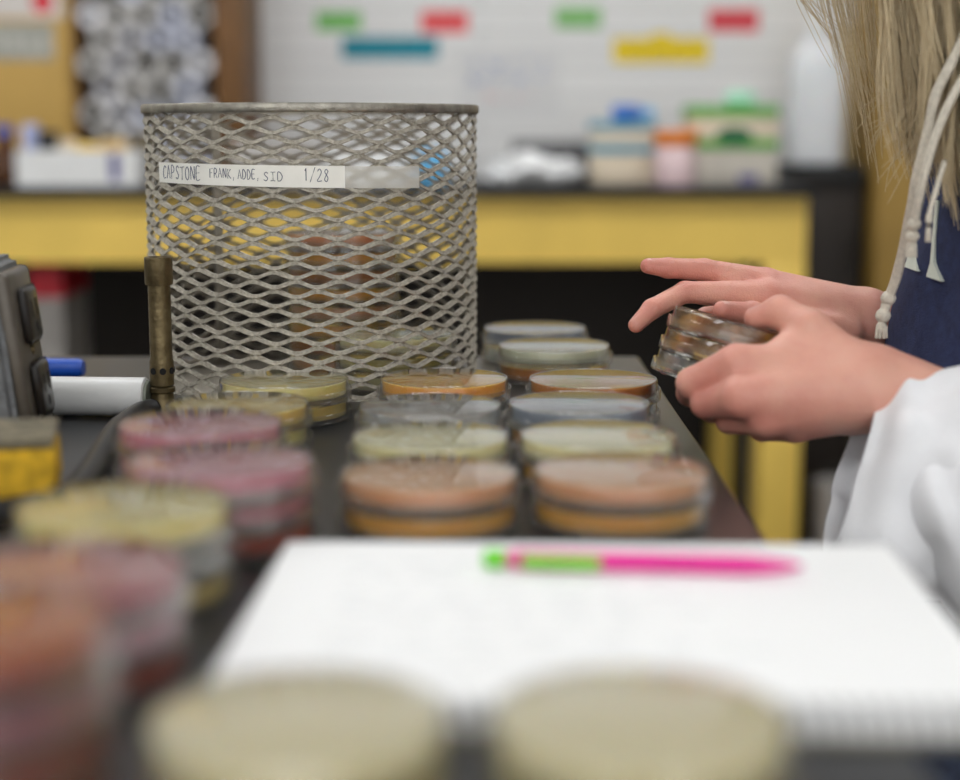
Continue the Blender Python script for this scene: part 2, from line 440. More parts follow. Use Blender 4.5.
stacks = [   # px, py of top centre, dishes from the top, where
    (535, 327, ['slate', 'sage'], 'sixth stack from the notebook along the bench edge'),
    (554, 344, ['sage', 'brown'], 'fifth stack from the notebook along the bench edge'),
    (593, 378, ['brown', 'clear'], 'fourth stack from the notebook along the bench edge'),
    (579, 402, ['slate', 'copper'], 'third stack from the notebook along the bench edge'),
    (598, 433, ['cream', 'amber'], 'second stack from the notebook along the bench edge'),
    (621, 468, ['copper', 'amber'], 'stack by bench edge touching the notebook'),
    (444, 377, ['amber', 'clear'], 'stack right in front of the wire basket, middle row'),
    (430, 404, ['clear', 'straw'], 'third stack from the notebook in the middle row'),
    (430, 434, ['cream', 'copper'], 'second stack from the notebook in the middle row'),
    (429, 471, ['copper', 'amber'], 'middle row stack touching the notebook'),
    (284, 378, ['straw', 'honey'], 'stack closest to the burner side of the basket'),
    (238, 402, ['honey', 'straw'], 'stack between the burner and the pink dishes'),
    (200, 421, ['rose', 'rose', 'mauve'], 'pink stack nearest the burner hose'),
    (220, 458, ['rose', 'mauve', 'maroon'], 'pink stack at the notebook corner'),
    (123, 502, ['straw', 'clear', 'honey'], 'pale stack in front of the sponge'),
    (60, 565, ['mauve', 'rose', 'maroon'], 'stack between the pale and the maroon stacks'),
    (-46, 622, ['maroon', 'mauve', 'maroon', 'maroon'], 'tall red stack before the notebook'),
    (298, 714, ['khaki', 'straw'], 'stack before the notebook next to the red stack'),
    (640, 714, ['khaki', 'straw'], 'stack before the notebook below the pencil'),
]
placed = []
for (px, py, kinds, where) in stacks:
    n = len(kinds); p = onz(px, py, n * DT)
    placed.append((p.x, p.y))
    for i, k in enumerate(kinds):
        c = KINDS[k]
        dx, dy = (random.uniform(-.0006, .0006), random.uniform(-.0006, .0006)) if i else (0, 0)
        dish(k, c[0], c[1], c[2], (p.x + dx, p.y + dy, (n - 1 - i) * DT + 0.0002 * 0), f'{ORD[n][i]} {DESC[k]} petri dish of the {where}', 'petri dishes stacked on the bench', spin=random.uniform(0, 6))
for i in range(len(placed)):
    for j in range(i):
        dd = math.dist(placed[i], placed[j])
        if dd < .0925: print('CLOSE', stacks[i][:2], stacks[j][:2], round(dd, 4))

# ------------------------------------------------------------------ wire basket
BC = P(316, 380, 1.240); BC.z = 0.0
BR = 0.1232; BH = 0.2125
basket = thing('wire_basket', 'round grey expanded metal basket with taped handwritten label', 'basket', (BC.x, BC.y, 0))
def cyl(u, v, r):   # u angle from the side facing the camera (positive to the right), v height
    return Vector((r * math.sin(u), -r * math.cos(u), v))
def m_mesh():
    bm = NB(); NC = 26; z0 = .006; z1 = BH - .004; b = .0066; du = 2 * PI / NC
    NR = int((z1 - z0) / b)
    cache = {}
    def V(u, z, r, key):
        if key not in cache: cache[key] = bm.verts.new(cyl(u, z, r))
        return cache[key]
    k = .0011; t = .0007
    inner = [(-.77, 0), (-.45, .34), (-.16, .57), (.16, .57), (.45, .34), (.77, 0), (.45, -.34), (.16, -.57), (-.16, -.57), (-.45, -.34)]
    for row in range(NR + 1):
        zc = z0 + row * b
        off = 0.5 if row % 2 else 0.0
        for c in range(NC):
            uc = (c + off) * du
            sgn = lambda y: 0
            outer = []
            c2 = 2 * c + (row % 2)
            corners = [((-1, 0), (c2 - 1, row)), ((0, 1), (c2, row + 1)), ((1, 0), (c2 + 1, row)), ((0, -1), (c2, row - 1))]
            for side in (0, 1):
                rr = t if side else -t
                O = []
                for (ox, oz), (kk, kr) in corners:
                    kk %= 2 * NC
                    zz = min(max(zc + oz * b, z0), z1)
                    O.append(V(uc + ox * du / 2, zz, BR + rr, ('o', side, kk, kr)))
                I = []
                jx = random.uniform(-.03, .03); js = random.uniform(.95, 1.05)
                if side == 0: sav = (jx, js)
                jx, js = sav
                for q, (ix, iz) in enumerate(inner):
                    rad = BR + rr + (k if iz > 0 else -k if iz < 0 else 0)
                    zz = min(max(zc + iz * b * js, z0), z1)
                    I.append(V(uc + (ix + jx) * du / 2, zz, rad, ('i', side, c, row, q)))
                outer.append((O, I))
            for side in (0, 1):
                O, I = outer[side]
                fl = [(O[0], I[0], I[1], I[2]), (O[0], I[2], O[1]), (O[1], I[2], I[3]), (O[1], I[3], O[2]), (O[2], I[3], I[4], I[5]),
                      (O[2], I[5], I[6], I[7]), (O[2], I[7], O[3]), (O[3], I[7], I[8]), (O[3], I[8], O[0]), (O[0], I[8], I[9], I[0])]
                for f in fl:
                    if len(set(f)) < 3: continue
                    try: bm.faces.new(f)
                    except ValueError: pass
            A, B = outer[0][1], outer[1][1]
            for q in range(10):
                try: bm.faces.new((A[q], A[(q + 1) % 10], B[(q + 1) % 10], B[q]))
                except ValueError: pass
    return bm
obj('mesh_wall', m_mesh(), M_metal, basket, smooth=False)
bm = NB(); lathe(bm, [(BR - .0016, BH - .0065), (BR + .0022, BH - .0065), (BR + .0030, BH - .0055), (BR + .0030, BH - .0012), (BR + .0020, BH), (BR - .0010, BH), (BR - .0020, BH - .0010)], n=96)
obj('rim', bm, M_rim, basket)
bm = NB(); lathe(bm, [(BR - .0025, 0), (BR + .0025, 0), (BR + .003, .006), (BR - .0015, .007)], n=96); obj('bottom_band', bm, M_rim, basket)
bm = NB(); lathe(bm, [(1e-9, .001), (BR - .0025, .001), (BR - .0025, .0025), (1e-9, .0025)], n=96, closed=False); obj('floor_plate', bm, M_metal, basket)
# seam strip on the far wall
bm = NB()
for s in (0,):
    u0 = PI + .80; 
    vs = []
    for (uu, rr) in ((u0 - .035, BR - .0022), (u0 + .035, BR - .0022), (u0 + .035, BR - .0040), (u0 - .035, BR - .0040)):
        vs.append((bm.verts.new(cyl(uu, .007, rr)), bm.verts.new(cyl(uu, BH - .0065, rr))))
    for i in range(4):
        a = vs[i]; b_ = vs[(i + 1) % 4]; bm.faces.new((a[0], b_[0], b_[1], a[1]))
    bm.faces.new([v[0] for v in vs]); bm.faces.new([v[1] for v in vs])
obj('seam_strip', bm, M_metal, basket, smooth=False)

def px_to_u(px):
    best = None
    for i in range(-900, 901):
        u = i / 1000 * PI / 2
        q = BC + cyl(u, .16, BR + .002); rel = q - EYE
        x = CX + F * rel.dot(AX_R) / rel.dot(AX_F)
        if best is None or abs(x - px) < best[0]: best = (abs(x - px), u)
    return best[1]
def py_to_z(u, py):
    lo, hi = 0, .25
    for _ in range(40):
        mid = (lo + hi) / 2; rel = BC + cyl(u, mid, BR + .002) - EYE
        y = CY - F * rel.dot(AX_U) / rel.dot(AX_F)
        if y > py: lo = mid
        else: hi = mid
    return lo
ua, ub, uc_ = px_to_u(160), px_to_u(345), px_to_u(419)
za0, za1 = py_to_z(ua, 182), py_to_z(ua, 162)
zc0, zc1 = py_to_z(uc_, 188), py_to_z(uc_, 166)
def tape_z(u, s):
    f_ = (u - ua) / (uc_ - ua); return (za0 + (zc0 - za0) * f_) * (1 - s) + (za1 + (zc1 - za1) * f_) * s
def strip(u0, u1, r0, r1):
    bm = NB(); n = 24; R = []
    for i in range(n + 1):
        u = u0 + (u1 - u0) * i / n
        R.append([bm.verts.new(cyl(u, tape_z(u, s), r)) for (s, r) in ((0, r0), (1, r0), (1, r1), (0, r1))])
    for i in range(n):
        for k in range(4): bm.faces.new((R[i][k], R[i][(k + 1) % 4], R[i + 1][(k + 1) % 4], R[i + 1][k]))
    bm.faces.new(R[0]); bm.faces.new(R[-1]); return bm
tp = obj('label_tape', strip(ua, ub, BR + .0022, BR + .0025), M_tape, basket)
obj('tape_end', strip(ub, uc_, BR + .0022, BR + .0024), M_tape2, basket)['label'] = 'translucent tape end'
# hand lettering, single strokes in a unit box
G = {
    'C': [[(.9, .85), (.55, 1), (.15, .75), (.05, .4), (.3, .05), (.85, .12)]],
    'A': [[(.0, 0), (.45, 1), (.95, 0)], [(.2, .38), (.8, .36)]],
    'P': [[(.12, 0), (.15, 1), (.7, .95), (.85, .7), (.6, .5), (.15, .48)]],
    'S': [[(.85, .85), (.5, 1), (.2, .78), (.5, .52), (.8, .28), (.5, 0), (.1, .12)]],
    'T': [[(0, .95), (1, 1)], [(.5, .97), (.45, 0)]],
    'O': [[(.5, 1), (.12, .75), (.1, .25), (.5, 0), (.88, .25), (.85, .75), (.5, 1)]],
    'N': [[(.1, 0), (.12, 1), (.85, .02), (.88, 1)]],
    'E': [[(.85, 1), (.12, .97), (.1, 0), (.85, .03)], [(.1, .5), (.7, .52)]],
    'F': [[(.9, 1), (.12, .95), (.1, 0)], [(.1, .5), (.7, .54)]],
    'R': [[(.1, 0), (.12, 1), (.7, .95), (.8, .7), (.55, .5), (.12, .46)], [(.45, .48), (.9, 0)]],
    'K': [[(.1, 1), (.1, 0)], [(.85, 1), (.12, .45), (.9, 0)]],
    'D': [[(.1, 0), (.12, 1), (.6, .92), (.9, .5), (.6, .05), (.1, 0)]],
    'I': [[(.1, 1), (.9, 1)], [(.5, 1), (.5, 0)], [(.1, 0), (.9, 0)]],
    ',': [[(.4, .12), (.3, -.2)]],
    '/': [[(.0, -.1), (.9, 1.1)]],
    '1': [[(.3, .8), (.5, 1), (.5, 0)]],
    '2': [[(.1, .8), (.45, 1), (.8, .78), (.5, .4), (.05, .02), (.9, .04)]],
    '8': [[(.8, .85), (.45, 1), (.2, .78), (.75, .32), (.5, 0), (.15, .22), (.8, .85)]],
}
def write(bm, text, u0, u1, s0, s1, th=.00030, r=None, jit=.06):
    n = len(text); du = (u1 - u0) / n; r = r or BR + .0026
    rnd = random.Random(hash(text) % 1000 if False else sum(map(ord, text)))
    for i, ch in enumerate(text):
        if ch == ' ' or ch not in G: continue
        jy = rnd.uniform(-jit, jit)
        for st in G[ch]:
            pts = []
            for (x, y) in st:
                u = u0 + (i + .08 + .80 * x) * du
                s = s0 + (s1 - s0) * (y + jy)
                pts.append(cyl(u, tape_z(u, s), r))
            tube(bm, bez(pts, 4) if len(pts) > 3 else pts, th, n=5)
bm = NB()
write(bm, 'CAPSTONE', px_to_u(164), px_to_u(202), .22, .86)
write(bm, 'FRANK,', px_to_u(210), px_to_u(237), .36, .80)
write(bm, 'ADDE,', px_to_u(238), px_to_u(261), .36, .78)
write(bm, 'SID', px_to_u(263), px_to_u(284), .30, .70)
write(bm, '1/28', px_to_u(303), px_to_u(330), .30, .86)
obj('handwriting', bm, M_ink, tp)

# dishes standing inside the basket
sx, sy = P(343, 300, 1.282).x, P(343, 300, 1.282).y
s1 = Vector((sx, sy)); 
s2 = Vector((BC.x + .064, BC.y - .036))
ordn = ['topmost', 'second from top', 'third from top', 'fourth from top', 'fifth from top', 'third from bottom', 'second from bottom', 'bottom']
for i in range(8):
    k = ['copper', 'amber', 'brown', 'amber', 'copper', 'amber', 'brown', 'copper'][i]; c = KINDS[k]
    dish(k, *c, (s1.x + random.uniform(-.001, .001), s1.y, .0026 + (7 - i) * DT), f'{ordn[i]} {DESC[k]} petri dish in the tall stack inside the wire basket', 'petri dishes inside the basket', spin=i)
for i in range(3):
    k = ['cream', 'straw', 'cream'][i]; c = KINDS[k]
    dish(k, *c, (s2.x, s2.y, .0026 + (2 - i) * DT), f'{ORD[3][i]} {DESC[k]} petri dish in the short stack inside the wire basket', 'petri dishes inside the basket', spin=i)
print('basket stacks', (s1 - BC.xy).length + .046, (s2 - BC.xy).length + .046, (s1 - s2).length, BR)

# ------------------------------------------------------------------ burner, hose, markers, outlet box, sponge
b0 = P(163, 408, 1.10); bx_, by_ = b0.x, b0.y
bn = thing('bunsen_burner', 'tarnished brass burner tube standing against the wire basket', 'bunsen burner', (bx_, by_, 0))
ztop = P(163, 255, 1.10).z; zc = P(163, 281, 1.10).z; zh = P(163, 369, 1.10).z
bm = NB(); lathe(bm, [(1e-9, 0), (.012, 0), (.012, .004), (.0085, .008), (.0075, .016), (.0088, .017), (.0088, .020), (.0072, .021), (1e-9, .021)], n=40, closed=False); obj('base', bm, M_brass, bn)
bm = NB(); lathe(bm, [(.0055, zh - .010), (.0082, zh - .010), (.0082, zh + .006), (.0076, zh + .008), (.0076, zc), (.0060, zc), (.0060, zh)], n=40); 
obj('barrel', bm, M_brass, bn, angle=25)
bm = NB(); lathe(bm, [(.0062, zc - .001), (.0092, zc - .001), (.0095, zc), (.0095, ztop - .001), (.0090, ztop), (.0064, ztop), (.0062, ztop - .002)], n=40); obj('collar', bm, M_brass, bn, angle=25)
for k in range(4):
    a = -PI / 2 + .28 + (k - 1) * .85
    bm = NB(); lathe(bm, [(1e-9, 0), (.0023, 0), (.0023, .0006), (1e-9, .0006)], n=16, closed=False)
    o = obj('air_hole', bm, M_hole, bn); o.location = (.0080 * math.cos(a), .0080 * math.sin(a), zh); o.rotation_mode = 'QUATERNION'
    o.rotation_quaternion = Vector((0, 0, 1)).rotation_difference(Vector((math.cos(a), math.sin(a), 0)))
bm = NB(); lathe(bm, [(.0035, .020), (.0060, .020), (.0060, zh - .009), (.0035, zh - .009)], n=32); obj('neck', bm, M_brass, bn)

hp = [Vector((bx_ - .003, by_ - .019, .0075))] + [onz(x, y, .0075) for (x, y) in ((139, 414), (118, 430), (101, 455), (84, 482), (60, 500), (10, 512), (-60, 520))]
bm = NB(); tube(bm, bez(hp, 8), .0075, n=16)
tag(obj('rubber_hose', bm, M_black), 'black rubber gas hose curving over the bench beside the burner', 'hose')

def pen(name, label, col, p0, p1, r, capm, group=None):
    p0 = Vector(p0); p1 = Vector(p1); L = (p1 - p0).length
    t = thing(name, label, 'marker pen', p0, group); t.rotation_mode = 'QUATERNION'; t.rotation_quaternion = Vector((0, 0, 1)).rotation_difference((p1 - p0).normalized())
    bm = NB(); lathe(bm, [(1e-9, 0), (r * .9, 0), (r, .001), (r, L * .62), (r * .97, L * .622), (1e-9, L * .622)], n=40, closed=False); obj('barrel', bm, col, t)
    bm = NB(); lathe(bm, [(1e-9, L * .624), (r * .98, L * .624), (r * 1.0, L * .63), (r, L - .002), (r * .93, L - .0004), (1e-9, L)], n=40, closed=False); obj('cap', bm, col, t)
    bm = NB(); lathe(bm, [(1e-9, -.002), (r * .8, -.002), (r * .86, -.0001), (1e-9, -.0001)], n=40, closed=False); obj('end_plug', bm, capm, t)
    return t
r = .0135
e = onz(147, 397, r); 
pen('marker_pen', 'thick white marker pen lying behind the outlet box', M_white, (e.x, e.y, r), (e.x - .15, e.y + .01, r), r, mat('grey_green_plug', (120, 124, 112), rough=.5))
r = .0075
e = onz(81, 368, r)
pen('marker_pen', 'blue marker pen lying behind the thick white marker', M_blue, (e.x, e.y, r), (e.x - .13, e.y + .01, r), r, M_blue)

# outlet box : sloped cast box
ob = onz(27, 458, 0)
t = thing('outlet_box', 'grey cast metal bench outlet box with dark brown cover plate', 'outlet box', (ob.x, ob.y, 0))
topz = P(30, 257, .99).z
bm = NB()
H_ = topz
fr = [(-.02, 0), (0, 0), (-.014, H_), (-.034, H_)]
# front-left solid: tapered box, leaning faces
def tapered(x0, x1, y0, y1, tx0, tx1, ty0, ty1, h, bev=.004):
    bm = NB()
    v = [bm.verts.new(p) for p in ((x0, y0, 0), (x1, y0, 0), (x1, y1, 0), (x0, y1, 0), (tx0, ty0, h), (tx1, ty0, h), (tx1, ty1, h), (tx0, ty1, h))]
    for f in ((0, 3, 2, 1), (4, 5, 6, 7), (0, 1, 5, 4), (1, 2, 6, 5), (2, 3, 7, 6), (3, 0, 4, 7)): bm.faces.new([v[i] for i in f])
    bmesh.ops.bevel(bm, geom=list(bm.edges), offset=bev, segments=3, affect='EDGES'); return bm
Wd = .09
obj('housing', tapered(-.11, -.003, .0, Wd, -.100, -.017, .010, Wd - .008, H_), M_castgrey, t)
# cover plate on the right side, slightly turned to the camera
pt = Matrix.Translation((-.0015, 0, 0)) @ Matrix.Rotation(-math.atan2(.014, H_), 4, 'Y')
bm = NB(); box(bm, (-.004, .010, .006), (.006, Wd - .012, H_ - .006), bev=.004, seg=3); bmesh.ops.transform(bm, matrix=pt, verts=bm.verts); pl = obj('cover_plate', bm, M_plate, t)
for zz in (H_ * .70, H_ * .30):
    ML = pt @ Matrix.Translation((.006, Wd * .5, zz))
    bm = NB(); box(bm, (0, -.0185, -.0175), (.0055, .0185, .0175), bev=.004, seg=3)
    o = obj('receptacle', bm, M_outlet, pl); o.matrix_local = ML
    bm = NB()
    for dy in (-.007, .007): box(bm, (.0052, dy - .0013, -.002), (.0058, dy + .0013, .009))
    lathe(bm, [(1e-9, 0), (.0034, 0), (.0034, .0006), (1e-9, .0006)], n=16, closed=False, M=Matrix.Translation((.0052, 0, -.008)) @ Matrix.Rotation(PI / 2, 4, 'Y'))
    obj('slot', bm, M_hole, o, smooth=False)
bm = NB(); lathe(bm, [(1e-9, 0), (.003, 0), (.0025, .0015), (1e-9, .002)], n=16, closed=False); o = obj('screw', bm, M_brass, pl); o.matrix_local = pt @ Matrix.Translation((.0058, Wd * .5, H_ * .51)) @ Matrix.Rotation(PI / 2, 4, 'Y')
t.rotation_euler = (0, 0, math.radians(5))

# sponge
sq = onz(56, 520, 0)
t = thing('sponge', 'yellow cleaning sponge with grey scouring pad beside the outlet box', 'sponge', (sq.x, sq.y, 0), rot=(0, 0, math.radians(12)))
def lumpy(bm, amp, fr_):
    for v in bm.verts: v.co += Vector(noise.noise_vector(v.co * fr_)) * amp
    return bm
bm = NB(); box(bm, (-.11, 0, 0.001), (0, .065, .0365), bev=.003, seg=2); bmesh.ops.subdivide_edges(bm, edges=bm.edges, cuts=4, use_grid_fill=True); obj('foam_block', lumpy(bm, .0025, 70), M_sponge, t, angle=60)
bm = NB(); box(bm, (-.111, -.001, .0368), (.0005, .066, .0415), bev=.0018, seg=2); bmesh.ops.subdivide_edges(bm, edges=bm.edges, cuts=4, use_grid_fill=True); obj('scouring_pad', lumpy(bm, .0015, 90), M_scour, t, angle=60)

# ------------------------------------------------------------------ notebook and pencil
NZ = .012
c1 = onz(286, 541, NZ); c2 = onz(889, 545, NZ); c3 = onz(1040, 706, NZ); c4 = onz(172, 699, NZ)
W_ = (c2 - c1).length; ang = math.atan2(c2.y - c1.y, c2.x - c1.x); Ld = .207
nb = thing('notebook', 'open spiral notebook of white paper lying over the bench corner', 'notebook', (c1.x, c1.y, 0), rot=(0, 0, ang))
bm = NB(); box(bm, (0, -Ld, 0.0004), (W_, .001, .0022)); obj('back_cover', bm, M_cover, nb, smooth=False)
bm = NB()
for i in range(12):
    z = .0023 + i * (NZ - .0023) / 12
    j = random.uniform(-.0006, .0006)
    box(bm, (.001 + j, -Ld + .002 + j, z), (W_ - .001 + j, j, z + (NZ - .0023) / 12 - .00008))
pg = obj('page_block', bm, M_paper, nb, smooth=False)
bm = NB(); pts = []
turns = 42
for i in range(turns * 14 + 1):
    a = 2 * PI * i / 14; x = .008 + (W_ - .016) * i / (turns * 14)
    pts.append((x, -Ld - .0005 + .0055 * math.cos(a), .0075 + .0070 * math.sin(a)))
tube(bm, pts, .0005, n=6); obj('spiral_coil', bm, M_wire, nb)
# faint pencil notes
bm = NB(); rn = random.Random(3)
for line in range(13):
    y = -.035 - line * .0115; x = .03 + rn.uniform(0, .01)
    if line in (3, 8): continue
    while x < W_ * rn.uniform(.5, .8):
        L_ = rn.uniform(.006, .02); q = []
        for k in range(int(L_ / .0012)):
            q.append((x + k * .0012, y + rn.uniform(-.0016, .0016), NZ + .0000))
        if len(q) > 2: tube(bm, q, .00028, n=4)
        x += L_ + rn.uniform(.004, .012)
obj('pencil_notes', bm, M_print, pg)

pz = NZ + .0042
a = onz(484, 558, pz); b = onz(804, 566, pz)
L = (b - a).length
pc = thing('mechanical_pencil', 'pink mechanical pencil with lime green cap lying on the notebook', 'pencil', a); pc.rotation_mode = 'QUATERNION'
ax = (b - a).normalized(); q = Vector((1, 0, 0)).rotation_difference(ax); pc.rotation_quaternion = q
RX = Matrix.Rotation(PI / 2, 4, 'Y')
rb = .0042
bm = NB(); lathe(bm, [(1e-9, .0), (.0034, 0), (.0040, .0008), (.0040, .0085), (.0034, .0092), (1e-9, .0092)], n=24, closed=False, M=RX); obj('eraser_cap', bm, M_green, pc)
bm = NB(); lathe(bm, [(1e-9, .0094), (.0030, .0094), (.0030, .012), (rb, .0125), (rb, L * .80), (rb * .95, L * .84), (.0024, L * .95), (.0012, L * .985), (1e-9, L)], n=24, closed=False, M=RX); obj('barrel', bm, M_pink, pc)
bm = NB(); cm = Matrix.Rotation(math.radians(84), 4, 'X')
box(bm, (.016, -.0024, .0044), (.049, .0024, .0064), bev=.0008, M=cm); box(bm, (.0165, -.0016, .002), (.021, .0016, .0050), bev=.0004, M=cm); obj('clip', bm, M_green, pc)

# ------------------------------------------------------------------ back table and what stands on it
D0 = 3.0
TZ = P(480, 187, D0).z; ty0 = P(480, 187, D0).y
def zx(px, d): return (px - CX) / F * d
txr = zx(808, D0); txl = -1.9
t = thing('lab_table', 'yellow framed lab table with black top behind the bench', 'table', (0, ty0, FLOOR))
tz = TZ - FLOOR
bm = NB(); box(bm, (txl, -.02, tz - .018), (txr + .01, .58, tz), bev=.002); obj('table_top', bm, M_blacktop, t, angle=30)
ap = P(480, 264, D0).z - FLOOR
bm = NB(); box(bm, (txl + .02, 0, ap), (txr, .03, tz - .018)); obj('apron', bm, M_yellow, t, smooth=False)
bm = NB(); box(bm, (txr - .03, .03, ap), (txr, .55, tz - .018)); obj('apron', bm, M_yellow, t, smooth=False)
lw = .078
for (x0, y0) in ((txr - lw, .0305), (txr - lw - .02, .48), (txl + .03, .0305), (txl + .03, .48)):
    bm = NB(); box(bm, (x0, y0, 0), (x0 + lw - (.031 if x0 > 0 else 0), y0 + .07, tz - .019 if x0 < 0 else tz - .019), bev=.003); obj('leg', bm, M_yellow, t, angle=30)
# front corner post, flush with the apron
bm = NB(); box(bm, (txr - lw, -.0015, 0), (txr + .0015, .030, ap - .0005), bev=.002); obj('leg', bm, M_yellow, t, angle=30)
bm = NB(); box(bm, (txl, .585, 0), (txr, .61, tz - .02)); obj('back_panel', bm, M_dark, t, smooth=False)  # dark board added to keep the space under the table dark

def bbox(name, label, cat, px0, px1, py0, py1, d, m, depth=.12, bev=.004, group=None, ztie=None):
    """box that spans the pixels at depth d; ztie forces the base height"""
    a = P(px0, py1, d); b = P(px1, py0, d)
    z0 = ztie if ztie is not None else a.z
    bm = NB(); box(bm, (a.x, a.y, z0), (b.x, a.y + depth, b.z), bev=bev)
    return a, b, z0, bm

def simple(name, label, cat, px0, px1, py0, py1, d, m, depth=.12, bev=.004, group=None, ztie=None):
    a, b, z0, bm = bbox(name, label, cat, px0, px1, py0, py1, d, m, depth, bev, group, ztie)
    return tag(obj(name, bm, m, angle=30), label, cat, group)

cream = mat('cream_card', (222, 208, 184), rough=.7, var=.03); teal_c = mat('teal_card', (96, 158, 182), rough=.6, var=.03)
greenp = mat('green_card', (92, 168, 66), rough=.6, var=.03); dgreen = mat('dark_green_print', (38, 104, 66), rough=.6)
mint = mat('mint_tissue', (168, 224, 196), rough=.8, var=.04); orange = mat('orange_cap', (228, 128, 30), rough=.4); pinkish = mat('pink_powder', (232, 206, 208), rough=.4, var=.03)
grey_card = mat('grey_card', (196, 190, 178), rough=.7, var=.03); bluep = mat('bright_blue', (46, 110, 196), rough=.4); cyan = mat('cyan_plastic', (96, 178, 226), rough=.4)
purple = mat('violet_print', (96, 92, 150), rough=.6); redc = mat('red_card', (214, 40, 58), rough=.5); greyc = mat('pale_grey_card', (186, 182, 178), rough=.7)
brownb = mat('brown_glass', (88, 54, 30), rough=.2); khaki = mat('khaki_tin', (110, 96, 60), rough=.5)

# green topped tissue box on a carton
d = 3.06
a, b, z0, bm = bbox('', '', '', 689, 777, 151, 188, d, None, depth=.14, ztie=TZ); o = tag(obj('carton', bm, grey_card, angle=30), 'pale grey carton under the green tissue box on the table', 'box')
zt = b.z
bm = NB(); q0 = P(745, 184, d); box(bm, (q0.x - .012, a.y - .001, z0 + .006), (q0.x + .022, a.y - .0002, z0 + .022)); obj('printed_mark', bm, purple, o, smooth=False)
t = thing('tissue_box', 'cream and green tissue box with mint tissue standing on a carton', 'tissue box', ((a.x + b.x) / 2, a.y, zt))
hw = (b.x - a.x) / 2; hb = P(700, 106, d).z - zt
bm = NB(); box(bm, (-hw, 0, 0), (hw, .13, hb), bev=.003); obj('carton', bm, cream, t, angle=30)
bm = NB(); box(bm, (-hw - .001, -.001, hb * .74), (hw + .001, .131, hb + .001), bev=.002); obj('top_band', bm, greenp, t, angle=30)
bm = NB(); box(bm, (-hw - .001, -.001, .003), (hw + .001, .131, hb * .26), bev=.001); obj('lower_band', bm, greenp, t, angle=30)
bm = NB(); lathe(bm, [(1e-9, 0), (1, 0), (1, 1), (1e-9, 1)], n=32, closed=False, M=Matrix.Translation((0, -.0011, hb * .34)) @ Matrix.Rotation(PI / 2, 4, 'X') @ Matrix.Diagonal((.035, .017, .0012, 1))); obj('printed_oval', bm, dgreen, t)
bm = NB()
for i in range(5):
    a0 = i * .7
    tube(bm, [(.02 + .016 * math.cos(a0), .06 + .01 * math.sin(a0), hb), (.02 + .02 * math.cos(a0 + .4), .06, hb + .012), (.02 + .008 * math.cos(a0), .06, hb + .026)], [.014, .017, .008], n=10)
obj('tissue', bm, mint, t)
# orange-capped jar
q0 = P(677, 187, 3.02); zt = P(677, 130, 3.02).z - TZ
t = thing('jar', 'pink jar with orange screw cap on the table', 'jar', (q0.x, q0.y + .04, TZ)); rj = zx(698, 3.02) - q0.x
bm = NB(); lathe(bm, [(1e-9, 0), (rj * .95, 0), (rj, .004), (rj, zt * .66), (rj * .9, zt * .72), (1e-9, zt * .72)], n=40, closed=False); obj('body', bm, pinkish, t)
bm = NB(); lathe(bm, [(1e-9, zt * .722), (rj * 1.02, zt * .722), (rj * 1.04, zt * .74), (rj * 1.04, zt - .003), (rj, zt), (1e-9, zt)], n=40, closed=False); obj('cap', bm, orange, t)
# blue glove boxes
a, b, z0, bm = bbox('', '', '', 592, 656, 155, 188, 3.10, None, depth=.12, ztie=TZ); tag(obj('box', bm, cream, angle=30), 'cream carton under the blue banded box on the table', 'box')
t = thing('glove_box', 'cream box with blue bands stacked on a cream carton', 'box', ((a.x + b.x) / 2, a.y, b.z)); hw = (b.x - a.x) / 2; hb = P(600, 122, 3.10).z - b.z
bm = NB(); box(bm, (-hw, 0, 0), (hw, .12, hb), bev=.003); obj('carton', bm, cream, t, angle=30)
bm = NB(); box(bm, (-hw - .001, -.001, .002), (hw + .001, .121, hb * .32), bev=.001); obj('band', bm, teal_c, t, angle=30)
bm = NB(); box(bm, (-hw - .001, -.001, hb * .74), (hw + .001, .121, hb + .001), bev=.001); obj('band', bm, teal_c, t, angle=30)
zz = b.z + hb + .0015
q0 = P(632, 118, 3.12)
t = thing('spray_nozzle', 'blue plastic wash bottle lying on the blue banded box', 'bottle', (q0.x - .035, q0.y + .05, zz + .016)); t.rotation_euler = (0, PI / 2, 0)
bm = NB(); lathe(bm, [(1e-9, 0), (.014, 0), (.016, .003), (.016, .05), (.009, .062), (1e-9, .062)], n=28, closed=False); obj('body', bm, bluep, t)
bm = NB(); lathe(bm, [(1e-9, .0622), (.011, .0622), (.011, .08), (.004, .084), (1e-9, .084)], n=28, closed=False); obj('cap', bm, cyan, t)
# crumpled white cloth + flat grey tray
a, b, z0, bm = bbox('', '', '', 512, 600, 141, 188, 3.36, None, depth=.10, ztie=TZ); tag(obj('instrument_case', bm, mat('dark_grey_case', (92, 92, 94), rough=.5), angle=30), 'grey case behind the white paper towels on the table', 'case')
def crumple(px0, px1, pyt, d, seed, hh):
    q0 = P((px0 + px1) / 2, 187, d); hw = (zx(px1, d) - zx(px0, d)) / 2
    bm = NB(); bmesh.ops.create_icosphere(bm, subdivisions=4, radius=1)
    for v in bm.verts:
        n1 = noise.noise(v.co * 1.7 + Vector((seed, 0, 0))) * .35 + noise.noise(v.co * 4 + Vector((0, seed, 0))) * .22
        k = 1 + n1
        v.co = Vector((v.co.x * hw * k, v.co.y * .07 * k, max(0, (v.co.z * .55 + .45) * hh * k)))
    bmesh.ops.transform(bm, matrix=Matrix.Translation((q0.x, q0.y + .085, TZ)), verts=bm.verts); return bm
tag(obj('paper_towel', crumple(486, 584, 152, 3.04, 1.3, .056), M_paper), 'crumpled white paper towel between the basket and the cream carton', 'paper towel')
